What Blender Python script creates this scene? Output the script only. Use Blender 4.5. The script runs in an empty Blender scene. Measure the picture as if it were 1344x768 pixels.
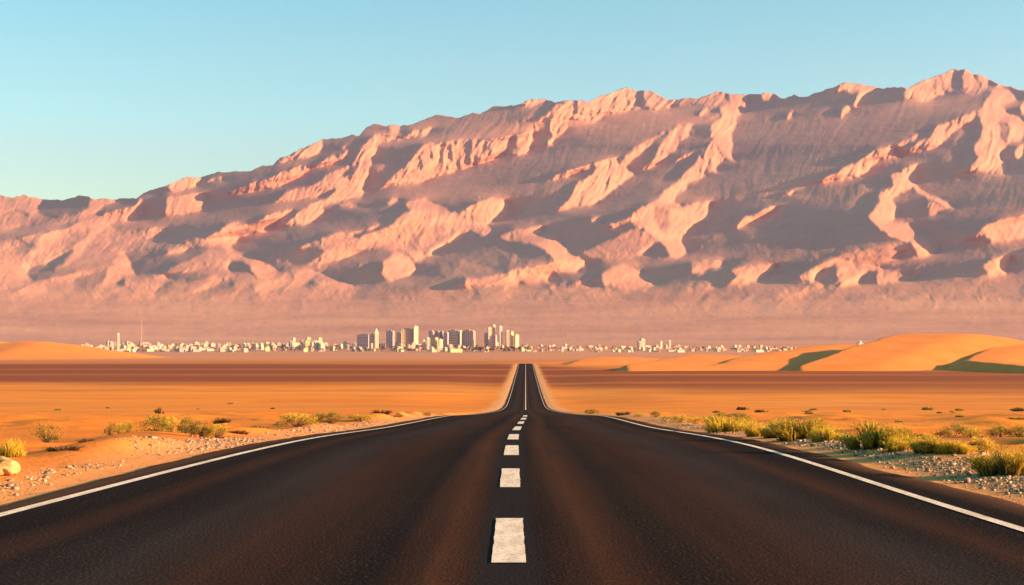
import bpy, math, random
import numpy as np

R = math.radians
random.seed(7)
rng = np.random.default_rng(11)
scene = bpy.context.scene
COL = scene.collection

# ------------------------------------------------------------------ camera model
F_PX, CX, CY = 1900.0, 672.0, 384.0          # photo 1344 x 768
PITCH = math.atan((462.0 - CY) / F_PX)       # eye level sits at y = 462
CAM_Z = 1.2
SUN_EL, SUN_AZ = R(11.5), R(99.0)           # azimuth clockwise from the view direction (+Y)
SUN = np.array([math.cos(SUN_EL) * math.sin(SUN_AZ), math.cos(SUN_EL) * math.cos(SUN_AZ), math.sin(SUN_EL)])


def ray(px, py):
    """direction through a photo point, scaled so that its Y is 1"""
    px, py = np.asarray(px, float), np.asarray(py, float)
    xc, zc = (px - CX) / F_PX, (CY - py) / F_PX
    y = math.cos(PITCH) - zc * math.sin(PITCH)
    z = math.sin(PITCH) + zc * math.cos(PITCH)
    return xc / y, z / y


def at(px, py, Y):
    x, z = ray(px, py)
    return x * Y, Y, CAM_Z + z * Y


def pchip(xs, ys):
    xs, ys = np.array(xs, float), np.array(ys, float)
    h = np.diff(xs); d = np.diff(ys) / h
    m = np.zeros_like(ys); m[0], m[-1] = d[0], d[-1]
    for i in range(1, len(xs) - 1):
        if d[i - 1] * d[i] > 0:
            w1, w2 = 2 * h[i] + h[i - 1], h[i] + 2 * h[i - 1]
            m[i] = (w1 + w2) / (w1 / d[i - 1] + w2 / d[i])
    def f(x):
        x = np.asarray(x, float)
        i = np.clip(np.searchsorted(xs, x) - 1, 0, len(h) - 1)
        t = (x - xs[i]) / h[i]
        t = np.clip(t, -0.5 if False else -20, 20)
        tc = np.clip(t, 0, 1)
        v = ((1 + 2 * tc) * (1 - tc) ** 2 * ys[i] + tc * (1 - tc) ** 2 * h[i] * m[i]
             + tc ** 2 * (3 - 2 * tc) * ys[i + 1] + tc ** 2 * (tc - 1) * h[i] * m[i + 1])
        v = v + np.where(t < 0, (t) * h[i] * m[i], 0) + np.where(t > 1, (t - 1) * h[i] * m[i + 1], 0)
        return v
    return f


def sstep(a, b, x):
    t = np.clip((np.asarray(x, float) - a) / (b - a), 0, 1)
    return t * t * (3 - 2 * t)


# ------------------------------------------------------------------ value noise
_P = rng.random((256, 256))


def vnoise(x, y, seed=0):
    x = np.asarray(x, float) + seed * 17.31; y = np.asarray(y, float) + seed * 9.77
    xi, yi = np.floor(x).astype(int), np.floor(y).astype(int)
    fx, fy = x - xi, y - yi
    fx = fx * fx * fx * (fx * (fx * 6 - 15) + 10); fy = fy * fy * fy * (fy * (fy * 6 - 15) + 10)
    a = _P[xi & 255, yi & 255]; b = _P[(xi + 1) & 255, yi & 255]
    c = _P[xi & 255, (yi + 1) & 255]; d = _P[(xi + 1) & 255, (yi + 1) & 255]
    return (a * (1 - fx) + b * fx) * (1 - fy) + (c * (1 - fx) + d * fx) * fy


def fbm(x, y, octv=4, seed=0, gain=0.5):
    s, a, n = 0.0, 1.0, 0.0
    for k in range(octv):
        s = s + a * (vnoise(x * 2 ** k, y * 2 ** k, seed + k * 3) - 0.5); n += a; a *= gain
    return s / n * 2


# ------------------------------------------------------------------ object helpers
def prop(o, label=None, category=None, group=None, kind=None):
    if label: o['label'] = label
    if category: o['category'] = category
    if group: o['group'] = group
    if kind: o['kind'] = kind
    return o


def link(o, parent=None):
    COL.objects.link(o)
    if parent is not None: o.parent = parent
    return o


def grid_mesh(name, P, mat, smooth=True, parent=None, uv=None, attrs=None):
    """P: (rows, cols, 3) array -> one mesh object"""
    n, m = P.shape[:2]
    me = bpy.data.meshes.new(name)
    i = np.arange(n * m).reshape(n, m)
    q = np.stack([i[:-1, :-1], i[:-1, 1:], i[1:, 1:], i[1:, :-1]], -1).reshape(-1, 4)
    me.vertices.add(n * m); me.vertices.foreach_set('co', P.reshape(-1).astype(np.float32))
    me.loops.add(q.size); me.loops.foreach_set('vertex_index', q.reshape(-1).astype(np.int32))
    me.polygons.add(len(q))
    me.polygons.foreach_set('loop_start', np.arange(0, q.size, 4, dtype=np.int32))
    me.polygons.foreach_set('loop_total', np.full(len(q), 4, dtype=np.int32))
    me.polygons.foreach_set('use_smooth', np.full(len(q), smooth, dtype=bool))
    me.update(calc_edges=True)
    if uv is not None:
        l = me.uv_layers.new(name='UVMap')
        l.data.foreach_set('uv', uv.reshape(-1, 2)[q.reshape(-1)].reshape(-1).astype(np.float32))
    for k, v in (attrs or {}).items():
        if v.ndim == 3:
            a = me.color_attributes.new(k, 'FLOAT_COLOR', 'POINT')
            c = np.ones((n * m, 4), np.float32); c[:, :3] = v.reshape(-1, 3)
            a.data.foreach_set('color', c.reshape(-1))
        else:
            a = me.attributes.new(k, 'FLOAT', 'POINT'); a.data.foreach_set('value', v.reshape(-1).astype(np.float32))
    me.materials.append(mat)
    return link(bpy.data.objects.new(name, me), parent)


class MB:
    """collects faces, builds ONE mesh object"""
    def __init__(self):
        self.v, self.f, self.mi, self.sm = [], [], [], []

    def face(self, pts, mi=0, smooth=False):
        b = len(self.v); self.v.extend(tuple(p) for p in pts)
        self.f.append(tuple(range(b, b + len(pts)))); self.mi.append(mi); self.sm.append(smooth)

    def box(self, x0, x1, y0, y1, z0, z1, mi=0, top=(1, 1)):
        cx, cy = (x0 + x1) / 2, (y0 + y1) / 2
        b = len(self.v)
        for z, (sx, sy) in ((z0, (1, 1)), (z1, top)):
            for x, y in ((x0, y0), (x1, y0), (x1, y1), (x0, y1)):
                self.v.append((cx + (x - cx) * sx, cy + (y - cy) * sy, z))
        for q in ((3, 2, 1, 0), (4, 5, 6, 7), (0, 1, 5, 4), (1, 2, 6, 5), (2, 3, 7, 6), (3, 0, 4, 7)):
            self.f.append(tuple(b + k for k in q)); self.mi.append(mi); self.sm.append(False)

    def tube(self, pts, radii, n=6, mi=0, cap=True):
        pts = [np.array(p, float) for p in pts]
        rings = []
        for k, p in enumerate(pts):
            d = pts[min(k + 1, len(pts) - 1)] - pts[max(k - 1, 0)]
            d = d / (np.linalg.norm(d) + 1e-9)
            u = np.cross(d, (0.31, 0.17, 0.93) if abs(d[2]) < 0.9 else (1, 0, 0)); u /= np.linalg.norm(u) + 1e-9
            w = np.cross(d, u); b = len(self.v)
            for a in range(n):
                t = 2 * math.pi * a / n
                self.v.append(tuple(p + radii[k] * (math.cos(t) * u + math.sin(t) * w)))
            rings.append(b)
        for a, b in zip(rings, rings[1:]):
            for k in range(n):
                self.f.append((a + k, a + (k + 1) % n, b + (k + 1) % n, b + k)); self.mi.append(mi); self.sm.append(True)
        if cap:
            self.f.append(tuple(rings[-1] + k for k in range(n))); self.mi.append(mi); self.sm.append(False)

    def lathe(self, prof, n=16, c=(0, 0, 0), mi=0):
        rings = []
        for r, z in prof:
            b = len(self.v)
            for k in range(n):
                t = 2 * math.pi * k / n
                self.v.append((c[0] + r * math.cos(t), c[1] + r * math.sin(t), c[2] + z))
            rings.append(b)
        for a, b in zip(rings, rings[1:]):
            for k in range(n):
                self.f.append((a + k, a + (k + 1) % n, b + (k + 1) % n, b + k)); self.mi.append(mi); self.sm.append(True)

    def mesh(self, name, *mats):
        me = bpy.data.meshes.new(name)
        me.from_pydata(self.v, [], self.f)
        for m in mats: me.materials.append(m)
        me.polygons.foreach_set('material_index', self.mi)
        me.polygons.foreach_set('use_smooth', self.sm)
        me.update()
        return me

    def build(self, name, *mats, parent=None):
        return link(bpy.data.objects.new(name, self.mesh(name, *mats)), parent)


def empty(name, loc=(0, 0, 0), rz=0.0, s=1.0):
    o = bpy.data.objects.new(name, None)
    o.location = loc; o.rotation_euler = (0, 0, rz); o.scale = (s, s, s)
    o.empty_display_size = 0.1
    return link(o)


# ------------------------------------------------------------------ material helpers
class NT:
    def __init__(self, name):
        self.m = bpy.data.materials.new(name); self.m.use_nodes = True
        self.t = self.m.node_tree; self.b = self.t.nodes['Principled BSDF']
        self.b.inputs['Specular IOR Level'].default_value = 0.15
        self.b.inputs['Roughness'].default_value = 0.9

    def n(self, typ, **kw):
        nd = self.t.nodes.new(typ)
        for k, v in kw.items():
            if k.startswith('i_'):
                nd.inputs[k[2:].replace('_', ' ')].default_value = v
            else: setattr(nd, k, v)
        return nd

    def l(self, a, b): self.t.links.new(a, b)

    def coord(self, out='Object', scale=(1, 1, 1), rot=(0, 0, 0)):
        c = self.n('ShaderNodeTexCoord'); mp = self.n('ShaderNodeMapping')
        mp.inputs['Scale'].default_value = scale; mp.inputs['Rotation'].default_value = rot
        self.l(c.outputs[out], mp.inputs['Vector']); return mp.outputs[0]

    def noise(self, vec, scale, detail=4, rough=0.55, dist=0.0):
        nd = self.n('ShaderNodeTexNoise'); nd.inputs['Scale'].default_value = scale
        nd.inputs['Detail'].default_value = detail; nd.inputs['Roughness'].default_value = rough
        nd.inputs['Distortion'].default_value = dist
        self.l(vec, nd.inputs['Vector']); return nd.outputs['Fac']

    def ramp(self, fac, stops):
        r = self.n('ShaderNodeValToRGB'); e = r.color_ramp.elements
        while len(e) < len(stops): e.new(0.5)
        for el, (p, c) in zip(e, stops):
            el.position = p; el.color = (*c, 1) if len(c) == 3 else c
        self.l(fac, r.inputs['Fac']); return r.outputs['Color']

    def grey(self, fac, a, b, lo=0.0, hi=1.0):
        m = self.n('ShaderNodeMapRange'); self.l(fac, m.inputs['Value'])
        m.inputs['From Min'].default_value = a; m.inputs['From Max'].default_value = b
        m.inputs['To Min'].default_value = lo; m.inputs['To Max'].default_value = hi
        return m.outputs['Result']

    def mix(self, fac, a, b, mode='MIX'):
        m = self.n('ShaderNodeMix', data_type='RGBA', blend_type=mode)
        for s, v in ((m.inputs[0], fac), (m.inputs[6], a), (m.inputs[7], b)):
            if isinstance(v, (int, float)): s.default_value = v
            elif isinstance(v, tuple): s.default_value = (*v, 1) if len(v) == 3 else v
            else: self.l(v, s)
        return m.outputs[2]

    def math(self, op, a, b=0.0):
        m = self.n('ShaderNodeMath', operation=op)
        for s, v in ((m.inputs[0], a), (m.inputs[1], b)):
            if isinstance(v, (int, float)): s.default_value = v
            else: self.l(v, s)
        return m.outputs[0]

    def col(self, c):
        if isinstance(c, tuple): self.b.inputs['Base Color'].default_value = (*c, 1)
        else: self.l(c, self.b.inputs['Base Color'])
        return self

    def bump(self, h, strength=0.4, dist=0.05):
        b = self.n('ShaderNodeBump'); b.inputs['Strength'].default_value = strength
        b.inputs['Distance'].default_value = dist
        self.l(h, b.inputs['Height']); self.l(b.outputs[0], self.b.inputs['Normal']); return self
# ------------------------------------------------------------------ world, sun, camera
w = bpy.data.worlds.new('World'); scene.world = w; w.use_nodes = True
bg = w.node_tree.nodes['Background']
sky = w.node_tree.nodes.new('ShaderNodeTexSky'); sky.sky_type = 'NISHITA'; sky.sun_disc = False
sky.sun_elevation = SUN_EL; sky.sun_rotation = SUN_AZ
sky.altitude = 900; sky.air_density = 1.2; sky.dust_density = 2.0; sky.ozone_density = 1.4
wb = w.node_tree.nodes.new('ShaderNodeHueSaturation'); wb.inputs['Hue'].default_value = 0.464; wb.inputs['Saturation'].default_value = 1.62
w.node_tree.links.new(sky.outputs[0], wb.inputs['Color']); w.node_tree.links.new(wb.outputs[0], bg.inputs['Color'])   # white balance of the photograph
bg.inputs['Strength'].default_value = 0.074

sl = bpy.data.lights.new('sun', 'SUN'); sl.energy = 5.0; sl.angle = R(0.53); sl.color = (1.0, 0.63, 0.35)
so = link(bpy.data.objects.new('sun', sl)); so.location = (60, -20, 40)
import mathutils
so.rotation_euler = mathutils.Vector(-SUN).to_track_quat('-Z', 'Y').to_euler()

cd = bpy.data.cameras.new('camera'); cam = link(bpy.data.objects.new('camera', cd))
cd.sensor_width = 36.0; cd.lens = 36.0 * F_PX / 1344.0; cd.clip_start = 0.1; cd.clip_end = 90000
cam.location = (0, 0, CAM_Z); cam.rotation_euler = (R(90) + PITCH, 0, 0); scene.camera = cam

vs = scene.view_settings
vs.view_transform = 'Standard'; vs.look = 'None'; vs.gamma = 1.0; vs.use_curve_mapping = False
vs.exposure = 1.82
scene.cycles.use_denoising = True
scene.cycles.max_bounces = 5; scene.cycles.diffuse_bounces = 3; scene.cycles.volume_bounces = 0
scene.cycles.transparent_max_bounces = 6
# ------------------------------------------------------------------ the mountain range
# Traced sunlit and shaded flanks; the relief is solved from them so that the real sun draws the same pattern.
SKYLINE = [(-400, 262), (-300, 250), (-200, 262), (-100, 249), (-40, 258), (0, 256), (15, 259), (31, 256), (54, 261), (81, 263.5), (90, 260), (106, 257), (125, 261),
    (156, 261), (179, 260), (194, 251), (219, 243), (245, 233), (268, 232), (285, 226), (307, 225), (330, 225), (345, 217), (357, 217),
    (368, 208), (387, 200), (424, 183), (435, 181), (443, 182), (460, 177), (465, 177), (471, 179), (482, 167), (494, 163), (509, 167),
    (512, 165), (526, 165), (540, 163), (565, 153), (573, 151), (602, 154), (621, 148), (630, 150), (648, 140), (679, 137), (691, 131),
    (714, 129), (729, 134), (741, 131), (772, 133), (797, 124), (820, 114), (837, 119), (854, 119), (881, 132), (889, 130), (915, 129),
    (942, 119.5), (959, 124), (988, 124), (1007, 122), (1017, 124), (1030, 130.6), (1042, 125), (1057, 128), (1076, 121), (1111, 108),
    (1131, 111), (1158, 116), (1177, 115), (1191, 116), (1216, 104), (1250, 91.5), (1266, 92), (1291, 100), (1312, 111), (1329, 114),
    (1339, 118.5), (1360, 117), (1400, 128), (1470, 122), (1540, 140), (1640, 150), (1760, 176)]
# (origin x, origin y, [(value, points...)]) in 4.8x enlargements of the photograph
TR = []
def T(ox, oy, txt):
    for ln in txt.strip().splitlines():
        a = ln.split()
        TR.append((float(a[0]), [(ox + float(p.split(',')[0]) / 4.8, oy + float(p.split(',')[1]) / 4.8) for p in a[1:]]))
T(0, 240, '''
.7 0,60 560,60 760,100 900,100 900,340 1152,390 1152,800 -400,800 -400,60
0 235,160 270,110 390,105 430,85 510,70 560,100 540,160 480,190 310,215 240,200
.2 0,205 90,180 150,165 210,205 100,200
0 0,300 250,265 400,265 530,225 400,290 250,310 140,350 0,355
0 570,205 690,140 770,90 900,80 860,140 700,180 640,210
0 690,270 860,220 1152,205 1152,385 1050,385 900,345 1060,300 960,275 860,300 750,295
0 900,90 1080,0 1090,60 980,80
0 780,440 850,420 1100,410 1010,455 1152,440 1152,560 1050,590 850,590 830,540
.12 150,570 210,530 340,490 440,430 460,430 350,550 540,550 350,600 200,630
.3 480,600 640,560 700,510 670,560 640,690 500,740 440,720
.2 950,690 1050,640 1152,640 1152,720 980,720
.3 100,420 220,390 260,410 120,450
.2 710,650 770,590 790,600 780,660
.2 0,690 140,650 60,720 0,730
.3 320,690 400,640 400,700
1 250,330 320,290 390,310 400,370 260,380
1 600,360 720,310 770,350 740,420 640,400
1 70,540 190,490 190,510 140,590 190,640 140,620
1 670,570 760,480 820,545 760,590 680,600
.45 350,555 600,400 740,430 700,510 620,550
1 860,300 960,275 1060,300 920,345
1 1000,360 1152,390 1152,410 1010,455 1090,410
''')
T(220, 150, '''
0 0,300 1152,-60 1152,800 500,800 0,700
1 0,450 120,395 220,400 160,460 50,500
1 -10,520 130,500 190,500 265,540 190,575 240,605 100,635 -10,630
.8 240,420 370,405 330,420 260,430
1 400,500 440,475 560,420 620,405 820,325 915,320 860,380 720,455 610,470 510,495
1 690,300 800,255 900,205 980,160 970,230 900,265 770,295
1 930,340 960,310 1140,220 1100,290 1000,320
.8 600,560 700,540 760,480 900,450 1000,390 1152,300 1152,400 1080,450 980,500 920,540 880,540 720,560
1 735,710 900,560 990,540 1152,400 1152,520 1060,560 980,580 985,630 870,690
1 1000,570 1152,560 1152,580
.8 1070,210 1130,190 1110,210
''')
T(220, 270, '''
.45 0,400 330,240 560,450 560,640 0,640
1 0,265 60,245 190,200 280,185 400,105 560,110 660,50 800,20 700,100 640,155 540,170 450,190 420,240 380,265 350,250 520,320 700,420 900,410 1050,470 1150,490 1150,620 900,600 650,600 550,540 570,450 540,400 500,350 390,310 330,240 240,270 200,260 0,305
.7 700,430 900,415 1050,480 1150,500 1150,620 900,600 700,600
1 560,500 650,470 820,560 700,600 580,590
1 735,130 880,0 975,0 985,45 920,90 800,130
.6 800,290 900,230 1050,165 1152,160 1152,320 1030,360 870,390 1000,270 900,270
1 1030,310 1150,230 1150,310 1050,350
1 360,390 390,320 440,330 380,380
.8 140,545 300,470 430,440 300,510 180,550
.9 0,480 140,485 60,500
.9 90,420 130,395 210,395 130,420
.1 0,440 90,430 300,430 140,470 0,470
.1 120,560 300,520 430,480 430,540 250,570
.2 400,330 500,350 540,400 540,430 420,420 380,390
.2 840,500 920,470 960,500 900,540
''')
T(440, 100, '''
1 0,690 0,640 80,570 150,470 220,380 270,370 350,390 450,390 500,340 600,320 570,380 450,400 330,415 270,450 240,540 205,580 225,620 200,690 160,768 0,768
1 345,305 380,295 415,310 400,370 350,370
.8 0,500 80,465 40,530 0,540
1 280,720 400,610 500,490 560,420 640,430 720,410 830,400 960,395 1110,375 1090,470 1010,510 940,540 850,560 750,600 640,630 540,680 450,680 350,690
0 830,420 865,410 870,540 830,560
0 950,400 970,400 960,460 910,540 900,530
0 710,440 740,430 750,540 735,560
.2 1010,490 1060,400 1050,430
.2 590,450 605,440 615,520 600,540
.2 525,520 540,500 545,580 530,600
.7 400,530 450,485 430,520
1 1120,495 1152,360 1152,495
.2 90,560 150,540 110,620 40,640
''')
T(440, 250, '''
1 0,70 0,30 50,0 170,0 160,45 60,50
1 0,95 50,80 140,95 100,105
1 310,85 370,50 430,65 370,85
.8 450,90 500,55 560,45 640,100 720,125 820,125 850,95 980,50 1060,70 1100,115 1060,165 980,200 950,220 1000,250 950,270 850,260 760,300 720,340 700,330 620,400 550,410 500,440 450,390 360,390 240,370 130,390 60,420 0,440 0,350 150,290 350,210 440,150 500,130
1 450,90 500,55 560,45 640,100 560,130 480,130
1 820,125 850,95 980,50 1060,70 1100,115 1060,165 980,200 900,200 830,150
1 20,400 80,360 130,390 60,420 0,440
.45 440,330 500,270 600,210 700,230 690,310 560,400 460,360
1 280,530 300,450 370,390 450,400 510,490 450,530 330,570
.7 0,265 160,250 340,180 200,250 60,300 0,320
.8 870,60 980,15 940,50
1 1030,290 1152,250 1152,320 1060,315
.8 0,600 60,575 130,630 0,640
.75 820,550 920,540 1100,500 1152,490 1152,600 820,610
.3 640,480 800,440 1000,480 1000,510 700,560
''')
T(660, 100, '''
1 0,385 60,370 30,480 0,500
1 70,495 100,450 90,360 150,340 210,290 180,370 180,455 130,490
1 90,170 150,140 260,130 300,155 150,185
1 230,280 350,180 400,150 560,150 650,110 770,60 850,80 930,85 1000,120 1060,150 1055,195 960,205 880,190 800,215 740,235 640,240 560,300 430,265 390,290 400,310 350,370 310,385 320,420 265,440 300,380 290,260 240,295
0 850,110 885,80 890,180 850,185
.2 690,210 715,130 725,130 705,220
.2 555,180 565,180 560,280 545,260
.2 480,250 500,190 505,200 490,260
.2 785,100 795,100 800,190 790,190
.2 440,170 470,165 470,240 440,230
.3 630,210 650,150 660,160 640,220
1 1060,140 1152,135 1152,180 1090,180
1 720,560 760,500 840,440 940,390 1070,325 940,420 900,460 830,500 760,560
1 870,600 940,530 960,480 1030,400 1152,300 1152,370 1080,470 1000,530 900,590
1 400,768 480,680 560,620 620,560 500,600 380,640 260,665 400,600 600,540 720,495 720,560 770,570 820,620 720,680 680,720 600,768
1 980,768 1060,690 1152,640 1152,700 1100,768
.7 1080,530 1152,495 1152,515
''')
T(660, 250, '''
1 335,130 400,60 460,0 680,0 600,60 560,100 450,115
1 980,60 1020,0 1130,0 1080,70 1150,110 1152,270 1130,300 1152,380 1140,400 1000,440 1050,400 1030,350 960,300 880,230 780,210 680,240 660,220 780,180 830,140 930,80
.5 960,110 1100,110 1110,290 1010,280 960,200
1 0,70 30,90 40,120 0,170
.85 0,280 80,240 240,225 250,240 210,290 330,290 400,370 400,400 520,430 540,460 480,490 470,520 380,515 320,510 300,580 150,590 80,570 0,640 0,510 280,470 330,440 200,340 0,300
1 340,450 420,420 520,440 540,460 480,490 470,520 380,515
1 240,310 330,290 400,370 330,380
.4 490,390 650,320 850,220 1000,320 800,440 620,450
.8 620,530 700,470 760,460 870,530 960,590 900,640 650,600
.8 300,600 500,580 600,600 520,620 440,640 300,620
0 300,560 320,520 470,520 530,470 690,470 600,540 420,570 350,585
.1 80,610 150,590 260,600 200,650 120,640
0 430,650 550,615 660,630 500,680
.5 540,190 590,170 650,190 560,210
''')
T(880, 80, '''
1 0,235 60,230 170,225 300,180 380,205 480,210 470,280 430,380 380,470 390,540 365,580 405,625 330,620 280,660 290,690 210,700 220,725 100,768 30,768 150,650 190,580 260,500 250,440 270,390 330,340 310,290 200,270 150,270 0,275
0 290,290 360,260 330,290 310,310
.2 280,200 300,200 300,260 285,260
.2 340,220 370,220 380,280 360,260
.2 270,530 310,550 320,600 300,590
1 160,340 210,290 270,285 240,330
.8 205,390 230,360 320,325 260,370
1 0,460 60,410 140,385 100,480 0,570
.7 10,630 90,590 180,560 100,610
1 580,215 610,195 650,200 630,240 590,240
1 720,380 740,330 770,300 760,350
1 1040,190 1110,125 1152,140 1152,180
1 1065,370 1070,310 1110,270 1120,320
1 910,768 1060,700 1152,645 1152,735 1000,760
''')
T(880, 230, '''
1 0,60 100,10 220,0 210,15 110,50 50,110 30,170 80,200 170,175 250,185 250,230 180,240 280,265 240,290 160,290 230,320 150,310 150,360 80,370 70,430 105,470 90,510 0,530
.6 120,610 130,540 270,535 360,575 220,590 200,615
1 390,350 460,270 560,240 600,210 670,200 600,265 520,300
.8 690,140 800,80 750,125
1 900,55 980,15 1060,0 1152,0 1040,15
.9 380,600 470,565 680,570 600,620 550,670 350,690 440,640
.7 790,650 960,550 1152,490 1152,690 900,690
1 1060,560 1152,550 1152,690 1070,670
.2 870,690 960,590 1050,560 1060,680
''')
T(1104, 80, '''
1 0,170 40,125 130,145 260,165 150,210 80,290 70,280 110,200 20,185
1 0,310 40,270 50,300 0,370
1 380,245 420,170 540,110 700,45 800,50 920,100 1000,150 960,185 830,215 800,200 700,190 560,245 440,240
0 700,150 715,60 770,60 750,170 720,190
.1 920,100 1000,150 940,170
.2 600,120 610,110 615,220 600,220
.2 540,140 550,130 540,200 530,180
.2 840,80 860,80 900,180 880,190
.2 640,100 650,95 660,200 645,200
.9 430,580 480,520 560,480 600,420 850,310 870,360 720,440 620,530 500,580
.2 520,560 560,490 570,490 540,550
.5 350,540 450,470 510,460 400,550
1 870,320 900,280 920,240 960,180 1000,155 1060,190 1110,255 1010,275 1040,330 1152,390 1130,510 1060,500 1010,580 1050,690 960,690 800,695 880,620 850,560 890,480 900,430
.3 970,370 1040,380 1060,440 1030,530 1000,450
1 1085,600 1110,530 1152,520 1152,610
1 1115,310 1152,250 1152,345
1 0,680 150,600 310,530 360,605 250,615 190,660 160,725 0,735
1 315,710 420,660 490,655 440,730 450,768 320,768
''')
T(1104, 230, '''
1 320,0 450,0 470,50 400,110 330,150 340,240 310,290 420,320 500,380 520,410 630,455 570,500 490,510 430,430 300,390 220,320 160,260 240,170 250,120 310,80
1 420,30 470,60 550,120 720,205 690,215 560,150 470,80
.6 545,260 560,160 640,200 690,210 600,240
1 840,395 880,340 1000,280 1200,240 1300,300 1152,400 940,425 930,385
.4 0,480 200,450 380,420 420,470 300,540 0,530
.9 0,560 150,550 260,600 480,640 250,690 0,690
0 110,690 170,610 230,600 220,690
.8 940,520 1060,515 1020,580 1050,640 940,650 900,580
1 1400,200 1500,60 1560,-200 1640,-200 1600,40 1480,260
1 1800,200 1900,-100 2000,-140 1900,160 1860,300
1 1350,430 1700,380 1760,470 1400,560
''')

GS = 1.5                                               # relief grid step, photo points
gx = np.arange(-340, 1684.1, GS); gy = np.arange(84, 450.1, GS)
GX, GY = np.meshgrid(gx, gy)
tgt = np.zeros_like(GX)
for v, pts in TR:
    pts = np.array(pts)
    x0, y0 = pts.min(0); x1, y1 = pts.max(0)
    ia = np.where((gx >= x0) & (gx <= x1))[0]; ja = np.where((gy >= y0) & (gy <= y1))[0]
    if not len(ia) or not len(ja): continue
    sx, sy = GX[ja[0]:ja[-1] + 1, ia[0]:ia[-1] + 1], GY[ja[0]:ja[-1] + 1, ia[0]:ia[-1] + 1]
    ins = np.zeros(sx.shape, bool)
    for (ax, ay), (bx, by) in zip(pts, np.roll(pts, -1, 0)):
        if ay == by: continue
        c = (ay > sy) != (by > sy)
        ins ^= c & (sx < (bx - ax) * (sy - ay) / (by - ay) + ax)
    tgt[ja[0]:ja[-1] + 1, ia[0]:ia[-1] + 1][ins] = v
mirror = gx < 0                                        # beyond the frame the range simply goes on
for i in np.where(mirror)[0]:
    j = np.argmin(abs(gx - (-gx[i]))); tgt[:, i] = tgt[:, j]

sky_px = np.interp(gx, [p[0] for p in SKYLINE], [p[1] for p in SKYLINE])
jj = np.clip(np.searchsorted(gy, np.clip(np.maximum(GY, sky_px[None, :] + 2), 0, 450)), 0, len(gy) - 1)
tgt = np.take_along_axis(tgt, jj, 0) * np.exp(-np.clip(sky_px[None, :] - GY, 0, 400) / 18)   # above the crest: fades out
# organic outlines
wx = np.round((fbm(GX / 26, GY / 26, 5, 5, 0.6) * 5) / GS).astype(int); wy = np.round((fbm(GX / 26, GY / 26, 5, 8, 0.6) * 4) / GS).astype(int)
J, I = np.mgrid[0:len(gy), 0:len(gx)]
tgt = tgt[np.clip(J + wy, 0, len(gy) - 1), np.clip(I + wx, 0, len(gx) - 1)]
fmix = sstep(374, 394, GY + fbm(GX / 60, GY / 30, 3, 2) * 16)
tgt = tgt * (1 - fmix) + 0.5 * fmix

def blur(a, s):
    k = int(3 * s) + 1; t = np.arange(-k, k + 1); g = np.exp(-t * t / (2 * s * s)); g /= g.sum()
    p = np.pad(a, ((k, k), (k, k)), 'edge')
    p = np.apply_along_axis(lambda r: np.convolve(r, g, 'valid'), 1, p)
    return np.apply_along_axis(lambda r: np.convolve(r, g, 'valid'), 0, p)

# mean slope of the range: fan, then the rock face
def base_depth(px, py):
    _, e = ray(px, py)
    # z over eye level as a function of depth: fan 8000..9800 m, face beyond at tan = .49
    ys = np.array([7600, 8000, 8600, 9300, 9800, 10300, 11500, 13000, 15500, 17500.0])
    zs = np.array([48, 62, 130, 238, 350, 545, 1130, 1870, 3120, 4100.0])
    es = zs / ys
    return np.interp(e, es, ys)

Y0 = base_depth(GX, GY)
fan = sstep(432, 392, GY) * 0.97 + 0.03                # relief fades out on the alluvial fan
flank = sstep(400, 350, GY)

def solve(g, mu=0.17, lam=3e-6):
    """relief whose slope along X follows g: even extension + FFT"""
    n, m = g.shape
    G = np.zeros((2 * n, 2 * m)); G[:n, :m] = g; G[:n, m:] = -g[:, ::-1]; G[n:] = G[:n][::-1]
    kx = 2 * np.pi * np.fft.fftfreq(2 * m)[None, :]; ky = 2 * np.pi * np.fft.fftfreq(2 * n)[:, None]
    H = np.fft.fft2(G) * (-1j * kx) / (kx ** 2 + mu * (0.35 * ky ** 2 + 1.3 * (ky * 0.62 - kx * 0.78) ** 2) + lam)
    return np.real(np.fft.ifft2(H))[:n, :m]

def positions(q):
    Y = Y0 * (1 - q)
    x, z = ray(GX, GY)
    return np.stack([x * Y, Y, CAM_Z + z * Y], -1)

def shade(P):
    du = np.gradient(P, axis=1); dv = np.gradient(P, axis=0)
    N = np.cross(du, dv); N /= np.linalg.norm(N, axis=-1, keepdims=True) + 1e-9
    N *= np.where(N[..., 1:2] > 0, -1, 1)
    c = N @ SUN
    e1 = np.array([-SUN[1], SUN[0], 0]); e1 /= np.linalg.norm(e1); e2 = np.cross(SUN, e1); e2 *= np.sign(e2[2])
    a, b, d = P @ e1, P @ e2, P @ SUN
    ai = ((a - a.min()) / 34).astype(int); bi = ((b - b.min()) / 20).astype(int)
    M = np.full((ai.max() + 1, bi.max() + 1), -1e9)
    np.maximum.at(M, (ai, bi), d)
    sh = (M[ai, bi] > d + 140).astype(float)
    return c, blur(sh, 1.0)

t_s = blur(tgt, 0.6); low = sstep(250, 345, GY); t_s = t_s * (1 - low) + blur(tgt, 1.0) * low
t_s = np.maximum(t_s, 0.34 * sstep(350, 384, GY))
g = (0.62 - 1.75 * t_s) * fan                      # rises away from the sun where shaded, towards it where lit
q = None
for it in range(18):
    q = solve(g * (GS / F_PX)) 
    c, sh = shade(positions(q))
    lit = np.clip(c, 0, 1) * (1 - sh)
    want = t_s * 0.62
    err = np.clip(want, 0.0, 1) - lit
    dark = np.where(t_s < 0.25, np.clip(c + 0.05, 0, 1) * (1 - sh), 0)  # anything lit that should lie in shade
    push = np.where(t_s > 0.3, -err * 1.1, dark * 2.2)
    g = np.clip(g + blur(push, 1.0) * fan * 0.8, -2.3, 1.8)
    g -= g * 0.008

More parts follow.
